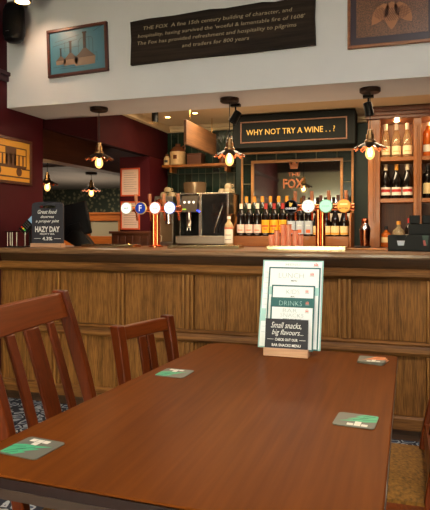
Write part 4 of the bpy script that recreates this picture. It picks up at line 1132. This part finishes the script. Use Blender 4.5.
tm = thing('till_screen', 'black touchscreen till seen from behind on the bar beside the chalkboard', 'till', (-2.42, 4.0, BT))
tm.rotation_euler = (0, 0, R(12))
b = MB(); b.prism([(-.11, .05), (-.02, .0), (.10, .0), (.12, .012), (.09, .05), (.03, .12), (-.04, .12)], -.03, .06); b.build('foot', M_black, tm, .004)
Q = T(-.01, 0, .075) @ RY(-13) @ RX(-8)
M_till = mat('till_black', (5, 5, 6), .6, spec=.15)
b = MB(); b.box(-.15, .125, -.02, .02, 0, .268, Q); b.build('screen_housing', M_till, tm, .012)
b = MB(); b.box(-.05, .05, -.032, -.02, .03, .10, Q); b.build('rear_cover', M_till, tm, .004)

cr = thing('card_reader', 'card payment reader on a tilted stand beside the chalkboard', 'card reader', (-2.665, 3.72, BT))
Q = T(-.01, .0, .168) @ RZ(-15) @ RY(34) @ RX(60)
b = MB(); b.box(-.038, .038, -.075, .085, -.012, .012, Q); b.build('body', M_black, cr, .005)
b = MB(); b.box(-.030, .030, .02, .072, .0122, .0135, Q); b.build('screen', mat('reader_screen', (110, 140, 160), .2, emit=(120, 160, 190), es=.35), cr)
b = MB()
for i in range(3):
    for k in range(3): b.box(-.028 + i * .02, -.014 + i * .02, -.035 + k * .016, -.025 + k * .016, .0122, .0145, Q)
b.build('keypad', mat('key_grey', (70, 66, 62), .5), cr)
for k, (nm, c_) in enumerate((('key_red', (200, 40, 30)), ('key_yellow', (220, 190, 40)), ('key_green', (60, 180, 70)))):
    b = MB(); b.box(-.028 + k * .02, -.014 + k * .02, -.055, -.045, .0122, .0148, Q); b.build('key', mat(nm, c_, .5, emit=c_, es=.3), cr)
b = MB(); b.lathe([(.045, 0), (.045, .006), (.012, .010)], 20); b.tube([(0, 0, .008), (0, 0, .16)], .009, 10); b.build('stand', M_black, cr)
rk = thing('wire_rack', 'dark wire rack with thin silver uprights at the left end of the bar', 'rack', (-2.70, 3.575, BT))
b = MB(); b.box(-.06, .08, -.03, .03, 0, .008); b.build('base', M_black, rk, .001)
b = MB(); b.box(-.06, .08, -.03, -.026, .112, .117); b.box(-.06, .08, .026, .03, .112, .117); b.build('top_rail', M_black, rk)
for x in (-.035, .005, .045):
    MB().tube([(x, -.028, .008), (x, -.028, .113)], .002, 6).build('upright', M_steel, rk)
for x in (-.055, .075):
    MB().tube([(x, .028, .008), (x, .028, .113)], .002, 6).build('upright', M_steel, rk)

# ------------------------------------------------------------------ far room partition
pt = thing('wooden_partition', 'orange brown wooden partition with a frosted pane beyond the left of the bar', 'partition', (-3.85, 6.5, 0))
b = MB(); b.box(-1.2, .9, -.03, .03, 0, 1.14); b.box(-1.2, .9, -.03, .03, 1.33, 1.41)
for xa, xb in ((-1.2, -1.0), (-.42, .1), (.5, .9)): b.box(xa, xb, -.03, .03, 1.14, 1.33)
b.build('frame', M_part, pt, .004)
b = MB()
for xa, xb in ((-1.0, -.42), (.1, .5)): b.box(xa, xb, -.005, .005, 1.14, 1.33)
b.build('frosted_pane', mat('frosted_glass', (190, 186, 166), .5, trans=.3), pt)
b = MB(); b.box(-1.25, .95, -.045, .045, 1.41, 1.44); b.build('cap_rail', M_part, pt, .004)
